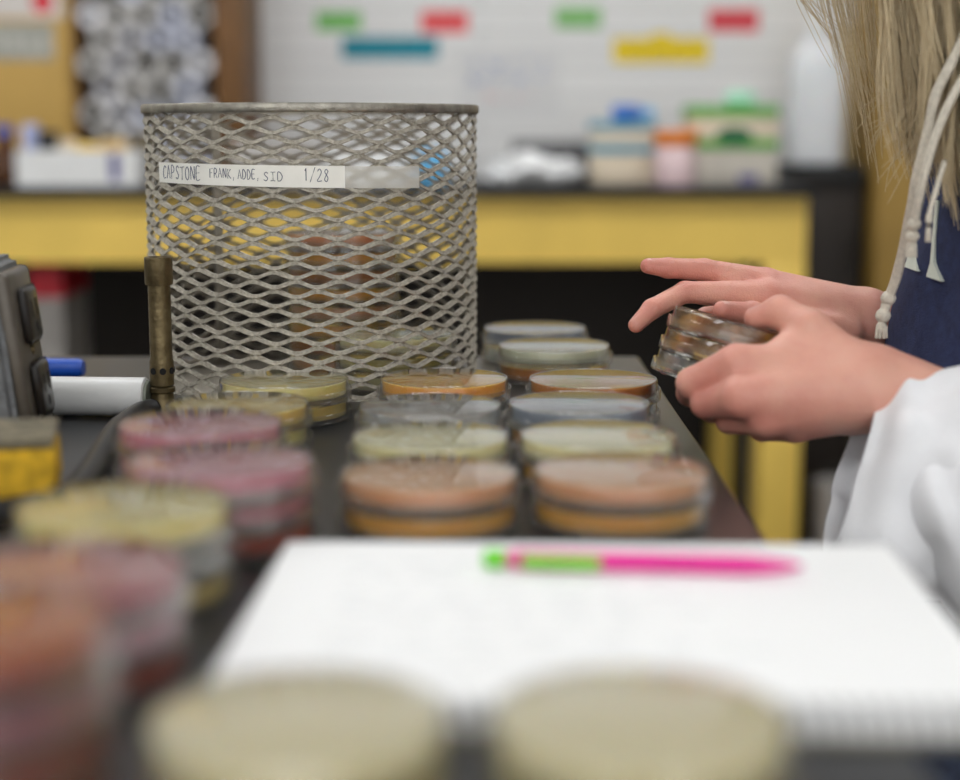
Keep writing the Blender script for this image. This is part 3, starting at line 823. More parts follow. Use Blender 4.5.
# things seen through the basket
simple('box', 'cyan box seen through the basket beyond the tape end', 'box', 416, 446, 150, 188, 3.05, cyan, depth=.08, ztie=TZ)
simple('box', 'white carton on the table behind the middle of the basket', 'box', 330, 408, 150, 188, 3.08, M_white, depth=.10, ztie=TZ)
simple('box', 'grey carton on the table behind the basket label', 'box', 232, 318, 142, 188, 3.10, greyc, depth=.10, ztie=TZ)
# left tray of supplies
t = thing('supply_tray', 'white tray of supplies on the table below the paper rolls', 'tray', (zx(77, 3.04), P(77, 187, 3.04).y, TZ))
hw = (zx(138, 3.04) - zx(17, 3.04)) / 2; ht = P(77, 150, 3.04).z - TZ
bm = NB(); box(bm, (-hw, 0, 0), (hw, .16, .004)); 
for (x0, x1, y0, y1) in ((-hw, hw, 0, .004), (-hw, hw, .156, .16), (-hw, -hw + .004, .004, .156), (hw - .004, hw, .004, .156)): box(bm, (x0, y0, .004), (x1, y1, ht))
obj('body', bm, M_white, t, smooth=False)
bm = NB(); box(bm, (hw * .55, -.001, .01), (hw * .72, -.0002, ht - .006)); obj('printed_label', bm, purple, t, smooth=False)
def in_tray(name, label, cat, px0, px1, py0, m, dy, dep):
    x0, x1 = zx(px0, 3.1), zx(px1, 3.1); y0 = P(77, 187, 3.04).y + dy
    bm = NB(); box(bm, (x0, y0, TZ + .0045), (x1, y0 + dep, P(px0, py0, 3.1).z), bev=.004); return tag(obj(name, bm, m, angle=30), label, cat)
in_tray('box', 'yellow box in the white supply tray', 'box', 82, 104, 143, M_yellow, .02, .05)
in_tray('box', 'orange tan box in the corner of the supply tray', 'box', 106, 128, 140, mat('tan_card', (222, 186, 112), rough=.6), .03, .06)
in_tray('box', 'black box in the white supply tray beside the blue white one', 'box', 44, 60, 131, M_black, .03, .05)
in_tray('box', 'pale blue and white box in the supply tray', 'box', 30, 42, 124, mat('pale_blue', (176, 184, 222), rough=.6), .02, .05)
in_tray('box', 'pale yellow carton at the end of the supply tray', 'box', 62, 80, 140, cream, .04, .05)
t = thing('bottle', 'brown glass bottle with blue cap beside the white supply tray', 'bottle', (zx(2, 3.1), P(2, 187, 3.1).y + .03, TZ)); 
bm = NB(); lathe(bm, [(1e-9, 0), (.028, 0), (.030, .003), (.030, .06), (.014, .085), (.014, .095), (1e-9, .095)], n=32, closed=False); obj('body', bm, brownb, t)
bm = NB(); lathe(bm, [(1e-9, .0952), (.017, .0952), (.017, .115), (1e-9, .115)], n=32, closed=False); obj('cap', bm, M_blue, t)
t = thing('tin', 'small khaki tin between the supply tray and the basket', 'tin', (zx(146, 3.2), P(146, 187, 3.2).y, TZ))
bm = NB(); lathe(bm, [(1e-9, 0), (.022, 0), (.022, .085), (1e-9, .085)], n=32, closed=False); obj('body', bm, khaki, t)
bm = NB(); lathe(bm, [(1e-9, .0852), (.023, .0852), (.023, .095), (1e-9, .095)], n=32, closed=False); obj('lid', bm, khaki, t)
# red and white carton under the table
q0 = P(48, 300, 3.14)
t = thing('storage_carton', 'tall red and white carton standing under the table', 'carton', (q0.x, q0.y, FLOOR)); 
zs = P(48, 298, 3.14).z - FLOOR
bm = NB(); box(bm, (-.035, 0, 0), (.028, .2, zs)); obj('body', bm, greyc, t, smooth=False)
bm = NB(); box(bm, (-.036, -.001, zs + .0005), (.029, .201, P(48, 250, 3.14).z - FLOOR)); obj('lid', bm, redc, t, smooth=False)
# pail on the floor under the table end
t = thing('pail', 'pale grey pail on the floor beside the table leg', 'pail', (zx(842, 3.2), P(842, 500, 3.2).y, FLOOR))
bm = NB(); lathe(bm, [(1e-9, 0), (.05, 0), (.06, .2), (.057, .2), (.047, .004), (1e-9, .004)], n=32, closed=False); obj('body', bm, greyc, t)
bm = NB(); tube(bm, [(.06 * math.cos(PI * k / 12), -.02 - .0 * k, .19 + .05 * math.sin(PI * k / 12)) for k in range(13)], .002, n=6); obj('handle', bm, M_wire, t)

# low black cabinet with jug
dj = 3.36
cz = P(820, 165, dj).z
x0, x1 = txr + .035, zx(866, dj)
t = thing('low_cabinet', 'dark brown low cabinet with black top beside the yellow table', 'cabinet', ((x0 + x1) / 2, P(820, 165, dj).y, FLOOR)); hw = (x1 - x0) / 2; hc = cz - FLOOR
bm = NB(); box(bm, (-hw, 0, hc - .04), (hw, .28, hc), bev=.002); obj('cabinet_top', bm, M_blacktop, t, angle=30)
bm = NB(); box(bm, (-hw + .005, .012, 0), (hw - .005, .27, hc - .0405)); obj('body', bm, M_dark, t, smooth=False)
bm = NB(); box(bm, (-hw + .012, .004, .05), (hw - .012, .0115, hc - .06), bev=.002); dd = obj('door', bm, M_dark, t, angle=30)
bm = NB(); tube(bm, [(hw - .03, .003, hc - .14), (hw - .03, -.012, hc - .14), (hw - .03, -.012, hc - .22), (hw - .03, .003, hc - .22)], .003, n=8); obj('handle', bm, M_wire, dd)
M_tanjug = mat('tan_plastic', (206, 184, 134), rough=.4, var=.02)
for (jx, jd, rj, ptop, lb, jm, jc) in ((813, dj + .075, .060, 30, 'large white plastic jug on the low dark cabinet', M_jug, M_white), (845, dj + .215, .034, 36, 'tan plastic jug behind the white jug on the low dark cabinet', M_tanjug, M_tanjug)):
    q0 = P(jx, 165, jd); t = thing('jug', lb, 'jug', (q0.x, q0.y, cz)); hj = P(jx, ptop, jd).z - cz
    bm = NB()
    def rrect(bm, hx, hy, z, rc, n=6):
        vs = []
        for (sx_, sy_, a0) in ((1, 1, 0), (-1, 1, PI / 2), (-1, -1, PI), (1, -1, 1.5 * PI)):
            for k in range(n):
                a = a0 + PI / 2 * k / (n - 1); vs.append(bm.verts.new((sx_ * (hx - rc) + rc * math.cos(a), sy_ * (hy - rc) + rc * math.sin(a), z)))
        return vs
    rings = []
    for (fz, fx) in ((0, .92), (.01, .98), (.04, 1), (.68, 1), (.76, .96), (.84, .80), (.90, .55), (.93, .42), (.95, .36)):
        rings.append(rrect(bm, rj * fx, rj * .8 * fx, hj * fz, min(.03, rj * .8 * fx * .95)))
    for i in range(len(rings) - 1):
        n = len(rings[i])
        for k in range(n): bm.faces.new((rings[i][k], rings[i][(k + 1) % n], rings[i + 1][(k + 1) % n], rings[i + 1][k]))
    bm.faces.new(rings[0]); bm.faces.new(rings[-1]); obj('body', bm, jm, t, angle=60)
    bm = NB(); lathe(bm, [(1e-9, hj * .952), (rj * .4, hj * .952), (rj * .4, hj * 1.06), (rj * .36, hj * 1.08), (1e-9, hj * 1.08)], n=32, closed=False); obj('cap', bm, jc, t)
# tall mustard cabinet
x0 = zx(873, 3.36); y0 = P(868, 200, 3.36).y
t = thing('tall_cabinet', 'tall mustard yellow cabinet behind the seated person', 'cabinet', (x0 + .35, y0, FLOOR))
bm = NB(); box(bm, (-.349, 0, 0), (.35, WB - .006 - y0, 1.75), bev=.003); obj('body', bm, M_mustard, t, angle=30)
for s in (-1, 1):
    bm = NB(); box(bm, (-.345 if s < 0 else .003, -.018, .04), (-.003 if s < 0 else .345, -.0005, 1.72), bev=.002); dd = obj('door', bm, M_mustard, t, angle=30)
    bm = NB(); tube(bm, [(s * .03, -.018, .85), (s * .03, -.04, .85), (s * .03, -.04, .98), (s * .03, -.018, .98)], .004, n=8); obj('handle', bm, M_wire, dd)

# left: tan wall cabinet, pigeonhole shelf with paper rolls
dl = 3.32; yl = P(70, 60, dl).y
xe = zx(72, dl)
t = thing('supply_cupboard', 'tan yellow cupboard standing on the table end', 'cupboard', (xe - .3, yl, TZ))
bm = NB(); box(bm, (-.3, 0, 0), (.3, WB - .006 - yl, 1.1), bev=.003); obj('body', bm, M_tan, t, angle=30)
bm = NB(); box(bm, (-.295, -.015, .02), (.293, -.0005, 1.08), bev=.002); dd = obj('door', bm, M_tan, t, angle=30)
def sheet(name, label, px0, px1, py0, py1, d, m, cat='notice', group=None, th=.0006):
    a = P(px0, py1, d); b = P(px1, py0, d)
    t = thing(name, label, cat, ((a.x + b.x) / 2, a.y, a.z), group)
    bm = NB(); box(bm, (-(b.x - a.x) / 2, -th, 0), ((b.x - a.x) / 2, 0, b.z - a.z)); obj('sheet', bm, m, t, smooth=False)
    return t, (b.x - a.x), (b.z - a.z)
def scrib(t, w, x0, x1, z, m, amp, r, seed, y=-.0012, gap=True):
    rn = random.Random(seed); bm = NB(); x = x0
    while x < x1:
        L_ = min(rn.uniform(.02, .05), x1 - x); q = []
        for k in range(max(3, int(L_ / .006))):
            q.append((x + k * .006, y, z + rn.uniform(-amp, amp)))
        tube(bm, q, r, n=4); x += L_ + .012
    return obj('scrawl', bm, m, t)
dfc = (yl - .0155) / cp   # approx axis depth of door face handled through aty below
def sheet_y(name, label, px0, px1, py0, py1, y, m, cat='notice', group=None, th=.0008):
    a = aty(px0, py1, y); b = aty(px1, py0, y)
    t = thing(name, label, cat, ((a.x + b.x) / 2, y, a.z), group)
    bm = NB(); box(bm, (-(b.x - a.x) / 2, -th, 0), ((b.x - a.x) / 2, -.0001, b.z - a.z)); obj('sheet', bm, m, t, smooth=False)
    return t, (b.x - a.x), (b.z - a.z)
yd = yl - .0152
t, w_, h_ = sheet_y('poster', 'white poster with a red spot on the tan cupboard', -40, 60, -50, 18, yd, mat('poster_white', (212, 206, 200), rough=.7))
bm = NB(); lathe(bm, [(1e-9, 0), (.022, 0), (.022, .0008), (1e-9, .0008)], n=24, closed=False, M=Matrix.Translation((aty(42, 2, yd).x - (aty(-40, 0, yd).x + aty(60, 0, yd).x) / 2, -.0009, aty(42, 2, yd).z - aty(0, 18, yd).z)) @ Matrix.Rotation(PI / 2, 4, 'X')); obj('red_spot', bm, redc, t)
t, w_, h_ = sheet_y('calendar', 'grey printed sheet below the white poster on the tan cupboard', -40, 53, 23, 60, yd, mat('grey_print', (158, 158, 148), rough=.7))
gm = mat('pale_print', (190, 190, 182), rough=.7)
for k in range(6):
    bm = NB(); xx = -w_ / 2 + w_ * (k + .2) / 6; box(bm, (xx, -.0015, h_ * .2), (xx + w_ * .1, -.0009, h_ * .75)); obj('printed_block', bm, gm, t, smooth=False)

xs0 = xe + .004; xs1 = zx(214, dl); xs2 = zx(244, dl)
t = thing('pigeonhole_shelf', 'brown wooden shelf unit filled with white paper rolls', 'shelf', ((xs0 + xs2) / 2, yl, TZ)); off = (xs0 + xs2) / 2
bm = NB(); box(bm, (xs1 - off, 0, 0), (xs2 - off, .28, .7), bev=.002); obj('side_panel', bm, M_wood, t, angle=30)
bm = NB(); box(bm, (xs0 - off, 0, 0), (xs0 - off + .008, .28, .7)); obj('side_panel', bm, M_wood, t, smooth=False)
bm = NB(); box(bm, (xs0 - off + .008, .262, 0), (xs1 - off, .28, .7)); obj('back_panel', bm, M_dark, t, smooth=False)
bm = NB(); box(bm, (xs0 - off + .0085, .0, .0), (xs1 - off - .0005, .26, .014)); obj('shelf_board', bm, M_wood, t, smooth=False)
bm = NB(); box(bm, (xs0 - off + .0085, .0, .682), (xs1 - off - .0005, .26, .70)); obj('shelf_board', bm, M_wood, t, smooth=False)
rolls = [mat('roll_white', (226, 226, 230), rough=.6, var=.03), mat('roll_bluish', (198, 202, 216), rough=.6, var=.04), mat('roll_grey', (206, 204, 200), rough=.6, var=.03)]
def m_roll(rr, seed):
    bm = NB(); pts = []; rn = random.Random(seed)
    # spiral-wound sheet: solid wall with open core
    ri = rr * rn.uniform(.45, .75)
    prof = [(ri, 0), (rr * .97, 0), (rr, .002), (rr, .24), (ri, .24)]
    lathe(bm, prof, n=28, M=Matrix.Rotation(-PI / 2, 4, 'X'))
    for v in bm.verts:
        s = 1 + .10 * noise.noise(Vector((v.co.x * 30, v.co.y * 4, v.co.z * 30 + seed)))
        v.co.x *= s; v.co.z *= s
    return bm
rprotos = []
inw = xs1 - xs0 - .009; nc = 5; rr = inw / nc / 2 * .955
row = 0; zb = TZ + .0145 + rr
cnt = 0
while zb < TZ + .62:
    k0 = nc if row % 2 == 0 else nc - 1
    for c_ in range(k0):
        if (row, c_) in ((8, 0), (9, 0), (7, 0)): continue
        xx = xs0 + .0085 + rr * 1.05 + c_ * inw / nc + (inw / nc / 2 if row % 2 else 0)
        yy = yl + random.uniform(-.02, .01)
        if len(rprotos) < 9:
            o = obj('paper_roll', m_roll(rr, cnt), rolls[cnt % 3]); rprotos.append(o)
        else:
            o = random.choice(rprotos).copy(); C.objects.link(o)
        o.location = (xx, yy, zb); o.rotation_euler = (0, random.uniform(0, 6), 0)
        tag(o, 'white rolled paper tube stacked end on in the brown shelf unit', 'paper roll', 'paper rolls in the shelf'); cnt += 1
    zb += rr * 1.86; row += 1
print('rolls', cnt)

# coloured notes on the white board wall
yw = WB
notes = [('green paper strip above the teal strip on the wall', 317, 360, 14, 29, (124, 196, 104), (96, 168, 84)),
         ('red paper strip above the end of the teal strip', 422, 467, 13, 31, (238, 96, 100), (206, 70, 78)),
         ('long teal paper strip on the white wall above the basket', 343, 437, 39, 57, (26, 140, 160), (12, 110, 130)),
         ('green paper strip between the red strip and the yellow sign', 556, 600, 9, 26, (140, 198, 124), (108, 170, 98)),
         ('red paper strip above the tissue box on the wall', 709, 758, 11, 30, (222, 80, 90), (188, 56, 68))]
for i, (lb, a0, a1, b0, b1, colr, col2) in enumerate(notes):
    t, w_, h_ = sheet_y('paper_strip', lb, a0 - 1, a1 + 1, b0 - 2, b1 + 2, yw, mat('note_%s' % ['green', 'red', 'teal', 'lime', 'rose'][i], colr, rough=.7, var=.02), 'paper strip', 'coloured paper strips on the wall')
    scrib(t, w_, -w_ / 2 + .012, w_ / 2 - .012, h_ / 2, mat('note_ink', col2, rough=.8), h_ * .2, .0022, i)
a = aty(613, 63, yw); b = aty(709, 38, yw)
t = thing('yellow_sign', 'yellow paper sign with a raised middle tab on the wall', 'sign', ((a.x + b.x) / 2, yw, a.z)); w_ = b.x - a.x; h_ = b.z - a.z
my = mat('note_yellow', (236, 206, 28), rough=.6, var=.02)
bm = NB(); prof = [(-w_ / 2, 0), (w_ / 2, 0), (w_ / 2, h_), (w_ * .12, h_), (w_ * .08, h_ * 1.2), (-w_ * .08, h_ * 1.2), (-w_ * .12, h_), (-w_ / 2, h_)]
f0 = [bm.verts.new((x, -.0008, z)) for x, z in prof]; f1 = [bm.verts.new((x, -.0001, z)) for x, z in prof]
bm.faces.new(f0); bm.faces.new(f1)
for i in range(8): bm.faces.new((f0[i], f0[(i + 1) % 8], f1[(i + 1) % 8], f1[i]))
obj('sheet', bm, my, t, smooth=False); scrib(t, w_, -w_ / 2 + .03, w_ / 2 - .03, h_ * .45, mat('note_ink_dark_yellow', (206, 172, 20), rough=.8), h_ * .16, .003, 11)
t, w_, h_ = sheet_y('paper_notice', 'white paper notice with blue and red handwriting on the wall', 458, 560, 46, 118, yw, mat('notice_paper', (222, 222, 222), rough=.7, var=.01), 'notice')
bi = mat('blue_marker_ink', (150, 164, 200), rough=.8); ri_ = mat('red_marker_ink', (226, 178, 180), rough=.8)
scrib(t, w_, -w_ * .38, w_ * .36, h_ * .76, bi, .012, .003, 21); scrib(t, w_, -w_ * .40, w_ * .38, h_ * .54, bi, .012, .003, 22); scrib(t, w_, -w_ * .25, w_ * .25, h_ * .30, ri_, .010, .0025, 23)

# ------------------------------------------------------------------ stack of dishes held in the hands
HN = (AX_R * .25 + AX_U * .95 - AX_F * .10).normalized()
HC = P(731, 354, 1.045)
hq = Vector((0, 0, 1)).rotation_difference(HN)
ho = ['topmost', 'middle', 'bottom']
for i, k in enumerate(('dregs', 'dregs', 'clear')):
    c = KINDS[k]
    o = HC + HN * ((1.5 - 1 - i) * .0146 * 1.0 + 0) - HN * 0.0
    sh = (AX_R * .97 - AX_U * .25) * (-.0012 * i)
    dish(k, *c, o + sh, f'{ho[i]} petri dish of the three held in the hands', 'petri dishes held in the hands', rot=hq, shell=M_glass)

# ------------------------------------------------------------------ implicit surface helpers
def seg(p, a, b, ra, rb):
    a = np.array(a, dtype=np.float32); b = np.array(b, dtype=np.float32)
    ab = b - a; pa = p - a
    t = np.clip((pa @ ab) / max(float(ab @ ab), 1e-9), 0, 1)
    d = np.sqrt(((pa - t[..., None] * ab) ** 2).sum(-1))
    return d - (ra + (rb - ra) * t)
def ell(p, c, r):
    q = (p - np.array(c, dtype=np.float32)) / np.array(r, dtype=np.float32)
    k = np.sqrt((q ** 2).sum(-1))
    return (k - 1) * min(r)
def smin(a, b, k):
    h = np.clip(0.5 + 0.5 * (b - a) / k, 0, 1)
    return b + (a - b) * h - k * h * (1 - h)
def sdf_mesh(f, lo, hi, h):
    lo = np.array(lo, dtype=np.float32); hi = np.array(hi, dtype=np.float32)
    n = np.ceil((hi - lo) / h).astype(int) + 1
    ax = [lo[i] + h * np.arange(n[i], dtype=np.float32) for i in range(3)]
    g = np.stack(np.meshgrid(*ax, indexing='ij'), -1)
    D = f(g).astype(np.float32)
    s = D < 0
    cshape = tuple(n - 1)
    acc = np.zeros(cshape + (3,), np.float32); cnt = np.zeros(cshape, np.float32)
    for axis in range(3):
        o1, o2 = [i for i in range(3) if i != axis]
        for a in (0, 1):
            for b in (0, 1):
                sl0 = [None] * 3; sl1 = [None] * 3
                sl0[axis] = slice(0, n[axis] - 1); sl1[axis] = slice(1, n[axis])
                for o, v in ((o1, a), (o2, b)):
                    sl0[o] = sl1[o] = slice(v, n[o] - 1 + v)
                d0 = D[tuple(sl0)]; d1 = D[tuple(sl1)]
                m = (d0 < 0) != (d1 < 0)
                t = np.where(m, d0 / np.where(m, d0 - d1, 1), 0)
                off = np.zeros(cshape + (3,), np.float32)
                off[..., axis] = t; off[..., o1] = a; off[..., o2] = b
                acc += off * m[..., None]; cnt += m
    act = cnt > 0
    idx = -np.ones(cshape, int); idx[act] = np.arange(act.sum())
    ijk = np.argwhere(act)
    verts = lo + (ijk + acc[act] / cnt[act][:, None]) * h
    quads = []
    for axis in range(3):
        o1, o2 = [(1, 2), (2, 0), (0, 1)][axis]
        sl0 = [None] * 3; sl1 = [None] * 3
        sl0[axis] = slice(0, n[axis] - 1); sl1[axis] = slice(1, n[axis])
        for o in (o1, o2): sl0[o] = sl1[o] = slice(1, n[o] - 1)
        a = s[tuple(sl0)]; b = s[tuple(sl1)]
        for flip in (False, True):
            m = (a & ~b) if not flip else (~a & b)
            e = np.argwhere(m)
            if len(e) == 0: continue
            base = e.copy(); base[:, o1] += 1; base[:, o2] += 1
            def cell(d1, d2):
                q = base.copy(); q[:, o1] += d1; q[:, o2] += d2
                return idx[q[:, 0], q[:, 1], q[:, 2]]
            Q = np.stack([cell(-1, -1), cell(0, -1), cell(0, 0), cell(-1, 0)], 1)
            if flip: Q = Q[:, ::-1]
            quads.append(Q)
    return verts, np.concatenate(quads)
def bounds(pts, r):
    a = np.array([list(p) for p in pts]); return a.min(0) - r, a.max(0) + r

def chain(p, pts, rad, k=.003):
    d = None
    for i in range(len(pts) - 1):
        s_ = seg(p, pts[i], pts[i + 1], rad[i], rad[i + 1])
        d = s_ if d is None else smin(d, s_, k)
    return d

blush_pts = []   # (point, radius, amount)
def build_hand(wrist, wr, forearm, fr, fingers, thumb, extra=(), h=.00135, kpalm=.009):
    """fingers: list of (metacarpal base, base r, [joints], [radii])"""
    allp = [wrist, forearm] + [q for f in fingers for q in f[2]] + thumb[0]
    fdir = (Vector(forearm) - Vector(wrist)).normalized()
    stop = Vector(wrist) + fdir * .05
    lo, hi = bounds([wrist, stop] + [q for f in fingers for q in f[2]] + thumb[0], .032)
    def f(p):
        palm = seg(p, wrist, forearm, wr, fr)
        for (mb, mr, J, R) in fingers:
            palm = smin(palm, seg(p, mb, J[0], mr, R[0] * 1.0), kpalm)
        for (a, b, ra, rb) in extra: palm = smin(palm, seg(p, a, b, ra, rb), kpalm)
        d = palm
        fs = None
        for (mb, mr, J, R) in fingers:
            c = chain(p, J, R, .0022)
            fs = c if fs is None else smin(fs, c, .0012)
        d = smin(d, fs, .0032)
        d = smin(d, chain(p, thumb[0], thumb[1], .004), .006)
        return d
    v, q = sdf_mesh(f, lo, hi, h)
    for (mb, mr, J, R) in fingers:
        blush_pts.append((J[0], .013, .35)); blush_pts.append((J[1], .010, .45)); blush_pts.append((J[-1], .011, .6)); blush_pts.append((J[-2], .008, .25))
    blush_pts.append((thumb[0][-1], .012, .5)); blush_pts.append((thumb[0][-2], .010, .3))
    return v, q

# near (left) hand: back of the hand towards the lens, fingers folded under the dishes, thumb on top
W1 = P(880, 386, .985); E1 = Vector((.47, .93, -.055))
near = build_hand(W1, .0245, E1, .030, [
    (P(862, 374, .985), .019, [P(737, 365, .984), P(692, 383, 1.000), P(690, 393, 1.026), P(708, 398, 1.048)], [.0128, .0098, .0086, .0072]),
    (P(862, 386, .975), .020, [P(740, 397, .972), P(706, 403, .994), P(712, 409, 1.024), P(731, 406, 1.048)], [.0126, .0096, .0086, .0072]),
    (P(860, 394, .978), .020, [P(765, 417, .978), P(730, 419, 1.000), P(738, 421, 1.026), P(755, 413, 1.048)], [.0120, .0092, .0082, .0070]),
    (P(858, 402, .985), .018, [P(795, 424, .988), P(762, 428, 1.010), P(768, 428, 1.030), P(782, 418, 1.046)], [.0112, .0084, .0074, .0064]),
], ([P(852, 374, .985), P(808, 330, .996), P(780, 312, 1.008), P(755, 318, 1.014)], [.0185, .0132, .0102, .0072]),
    extra=[(P(850, 400, 1.0), P(800, 385, 1.0), .022, .014), (P(845, 375, .985), P(790, 350, .99), .018, .012)])
# far (right) hand: fingers reaching over the dishes
W2 = P(872, 319, 1.140); E2 = Vector((.47, 1.26, -.02))
far = build_hand(W2, .0205, E2, .032, [
    (P(858, 312, 1.140), .017, [P(765, 284, 1.122), P(704, 270, 1.112), P(668, 268, 1.102), P(648, 266, 1.096)], [.0112, .0078, .0070, .0054]),
    (P(860, 318, 1.135), .017, [P(766, 296, 1.110), P(685, 292, 1.096), P(652, 309, 1.082), P(636, 325, 1.076)], [.0110, .0074, .0068, .0054]),
    (P(862, 322, 1.140), .016, [P(780, 306, 1.128), P(706, 318, 1.128), P(678, 345, 1.116), P(666, 367, 1.098)], [.0106, .0076, .0068, .0056]),
    (P(864, 326, 1.145), .015, [P(790, 318, 1.145), P(740, 336, 1.148), P(716, 356, 1.138), P(706, 372, 1.126)], [.0098, .0070, .0062, .0052]),
], ([P(842, 332, 1.120), P(790, 325, 1.095), P(752, 315, 1.078), P(722, 310, 1.062)], [.0140, .0110, .0088, .0062]))

# body: head, neck, torso, arms and legs
CYB = 1.085
def body_f(p):
    d = ell(p, (.375, CYB, .505), (.098, .074, .100))
    d = smin(d, ell(p, (.335, CYB, .445), (.066, .056, .062)), .03)
    d = smin(d, ell(p, (.290, CYB, .405), (.022, .022, .018)), .03)
    d = smin(d, seg(p, (.288, CYB, .480), (.266, CYB, .448), .010, .011), .010)      # nose
    d = smin(d, ell(p, (.280, CYB, .424), (.010, .020, .006)), .006)                    # lips
    for s_ in (-1, 1):
        d = np.maximum(d, -ell(p, (.283, CYB + s_ * .030, .482), (.012, .014, .009)))
        d = smin(d, ell(p, (.385, CYB + s_ * .074, .475), (.018, .007, .026)), .006)    # ears
    d = smin(d, seg(p, (.40, CYB, .44), (.435, CYB, .33), .048, .052), .02)
    tor = ell(p, (.455, CYB, .18), (.095, .155, .20))
    tor = smin(tor, ell(p, (.445, CYB, -.06), (.105, .150, .17)), .06)
    d = smin(d, tor, .04)
    for s_, W, E in ((-1, W1, E1), (1, W2, E2)):
        S = (.455, CYB + s_ * .155, .285)
        d = smin(d, seg(p, (.445, CYB, .30), S, .055, .055), .03)
        d = smin(d, seg(p, S, tuple(E), .050, .037), .02)
        Wv = Vector(W); Ev = Vector(E); m = Wv.lerp(Ev, .12)
        d = smin(d, seg(p, tuple(m), tuple(E), .0225 if s_ < 0 else .019, .037), .015)
        hip = (.45, CYB + s_ * .085, -.18); kn = (.055, CYB + s_ * .10, -.235); an = (.09, CYB + s_ * .10, -.62)
        d = smin(d, seg(p, hip, kn, .078, .052), .03); d = smin(d, seg(p, kn, an, .053, .034), .02)
        d = smin(d, seg(p, (.10, CYB + s_ * .10, -.65), (-.05, CYB + s_ * .11, -.675), .03, .022), .02)
    return d
bv, bq = sdf_mesh(body_f, (-.12, .70, -.71), (.62, 1.50, .63), .0075)

person = thing('person', 'person with long blonde hair in white lab coat and navy hoodie, holding dishes', 'person', (.45, CYB, FLOOR))
V = np.concatenate([bv, near[0], far[0]]); 
Q = np.concatenate([bq, near[1] + len(bv), far[1] + len(bv) + len(near[0])])
nails = []   # fingernail patches, part of the same body mesh
def nail(tip, prev, up, r, w):
    tip = Vector(tip); ax = (tip - Vector(prev)).normalized(); up = (up - ax * up.dot(ax)).normalized(); sd = ax.cross(up)
    c = tip - ax * r * .35 + up * r * .84
    vs = []; fs = []; n = 5
    for i in range(n):
        for j in range(n):
            u = (i / (n - 1) - .5) * 2; v_ = (j / (n - 1) - .5) * 2
            k = math.sqrt(max(0, 1 - .28 * v_ * v_)) if abs(u) > .9 else 1
            vs.append(c + ax * (u * w * 1.0 * k) + sd * (v_ * w) + up * (r * (.20 - .40 * v_ * v_ - .10 * u * u)))
    for i in range(n - 1):
        for j in range(n - 1): fs.append((i * n + j, (i + 1) * n + j, (i + 1) * n + j + 1, i * n + j + 1))
    return vs, fs
upv = AX_U
nl = [nail(P(648, 266, 1.096), P(668, 268, 1.102), (AX_U - AX_F * .25), .0054, .0040),
      nail(P(636, 325, 1.076), P(652, 309, 1.082), (AX_U * .8 - AX_R * .8 - AX_F * .3), .0054, .0040),
      nail(P(722, 310, 1.062), P(752, 315, 1.078), (AX_U - AX_F * .5), .0064, .0046),
      nail(P(755, 318, 1.014), P(780, 312, 1.008), (AX_U - AX_F * .3), .0072, .0052)]
nq0 = len(Q)
Vl = [tuple(x) for x in V]; Ql = [tuple(int(i) for i in x) for x in Q]
for vs, fs in nl:
    o_ = len(Vl); Vl += [tuple(x) for x in vs]; Ql += [tuple(i + o_ for i in f) for f in fs]
inv = Vector((.45, CYB, FLOOR))
Vl = [(x - inv.x, y - inv.y, z - inv.z) for x, y, z in Vl]
body = obj('body', (Vl, Ql), [M_skin, M_nail], person, angle=180)
me = body.data
for i in range(nq0, len(Ql)): me.polygons[i].material_index = 1
# relax the implicit surface a little
co = np.array(Vl, dtype=np.float64)
ed = np.array([e.vertices[:] for e in me.edges])
nb_body = len(V)
for it in range(4):
    sm = np.zeros_like(co); ct = np.zeros(len(co))
    np.add.at(sm, ed[:, 0], co[ed[:, 1]]); np.add.at(sm, ed[:, 1], co[ed[:, 0]])
    np.add.at(ct, ed[:, 0], 1); np.add.at(ct, ed[:, 1], 1)
    avg = sm / np.maximum(ct, 1)[:, None]
    k = np.where(np.arange(len(co)) < nb_body, .5 if it % 2 == 0 else -.32, 0)[:, None]
    co = co + (avg - co) * k
me.vertices.foreach_set('co', co.ravel()); me.update()
at = me.attributes.new('blush', 'FLOAT', 'POINT')
bl = np.zeros(len(co)); wco = co + np.array(inv)
for (q, r, a) in blush_pts:
    dd = ((wco - np.array(q)) ** 2).sum(1); bl += a * np.exp(-dd / (2 * r * r))
at.data.foreach_set('value', np.clip(bl, 0, 1).astype(np.float32))
# eyes
M_eye = mat('eye_white', (232, 228, 222), rough=.15)
for s_ in (-1, 1):
    bm = NB(); bmesh.ops.create_uvsphere(bm, u_segments=20, v_segments=12, radius=.0115, matrix=Matrix.Translation(Vector((.291, CYB + s_ * .030, .481)) - inv)); obj('eye', bm, M_eye, person)

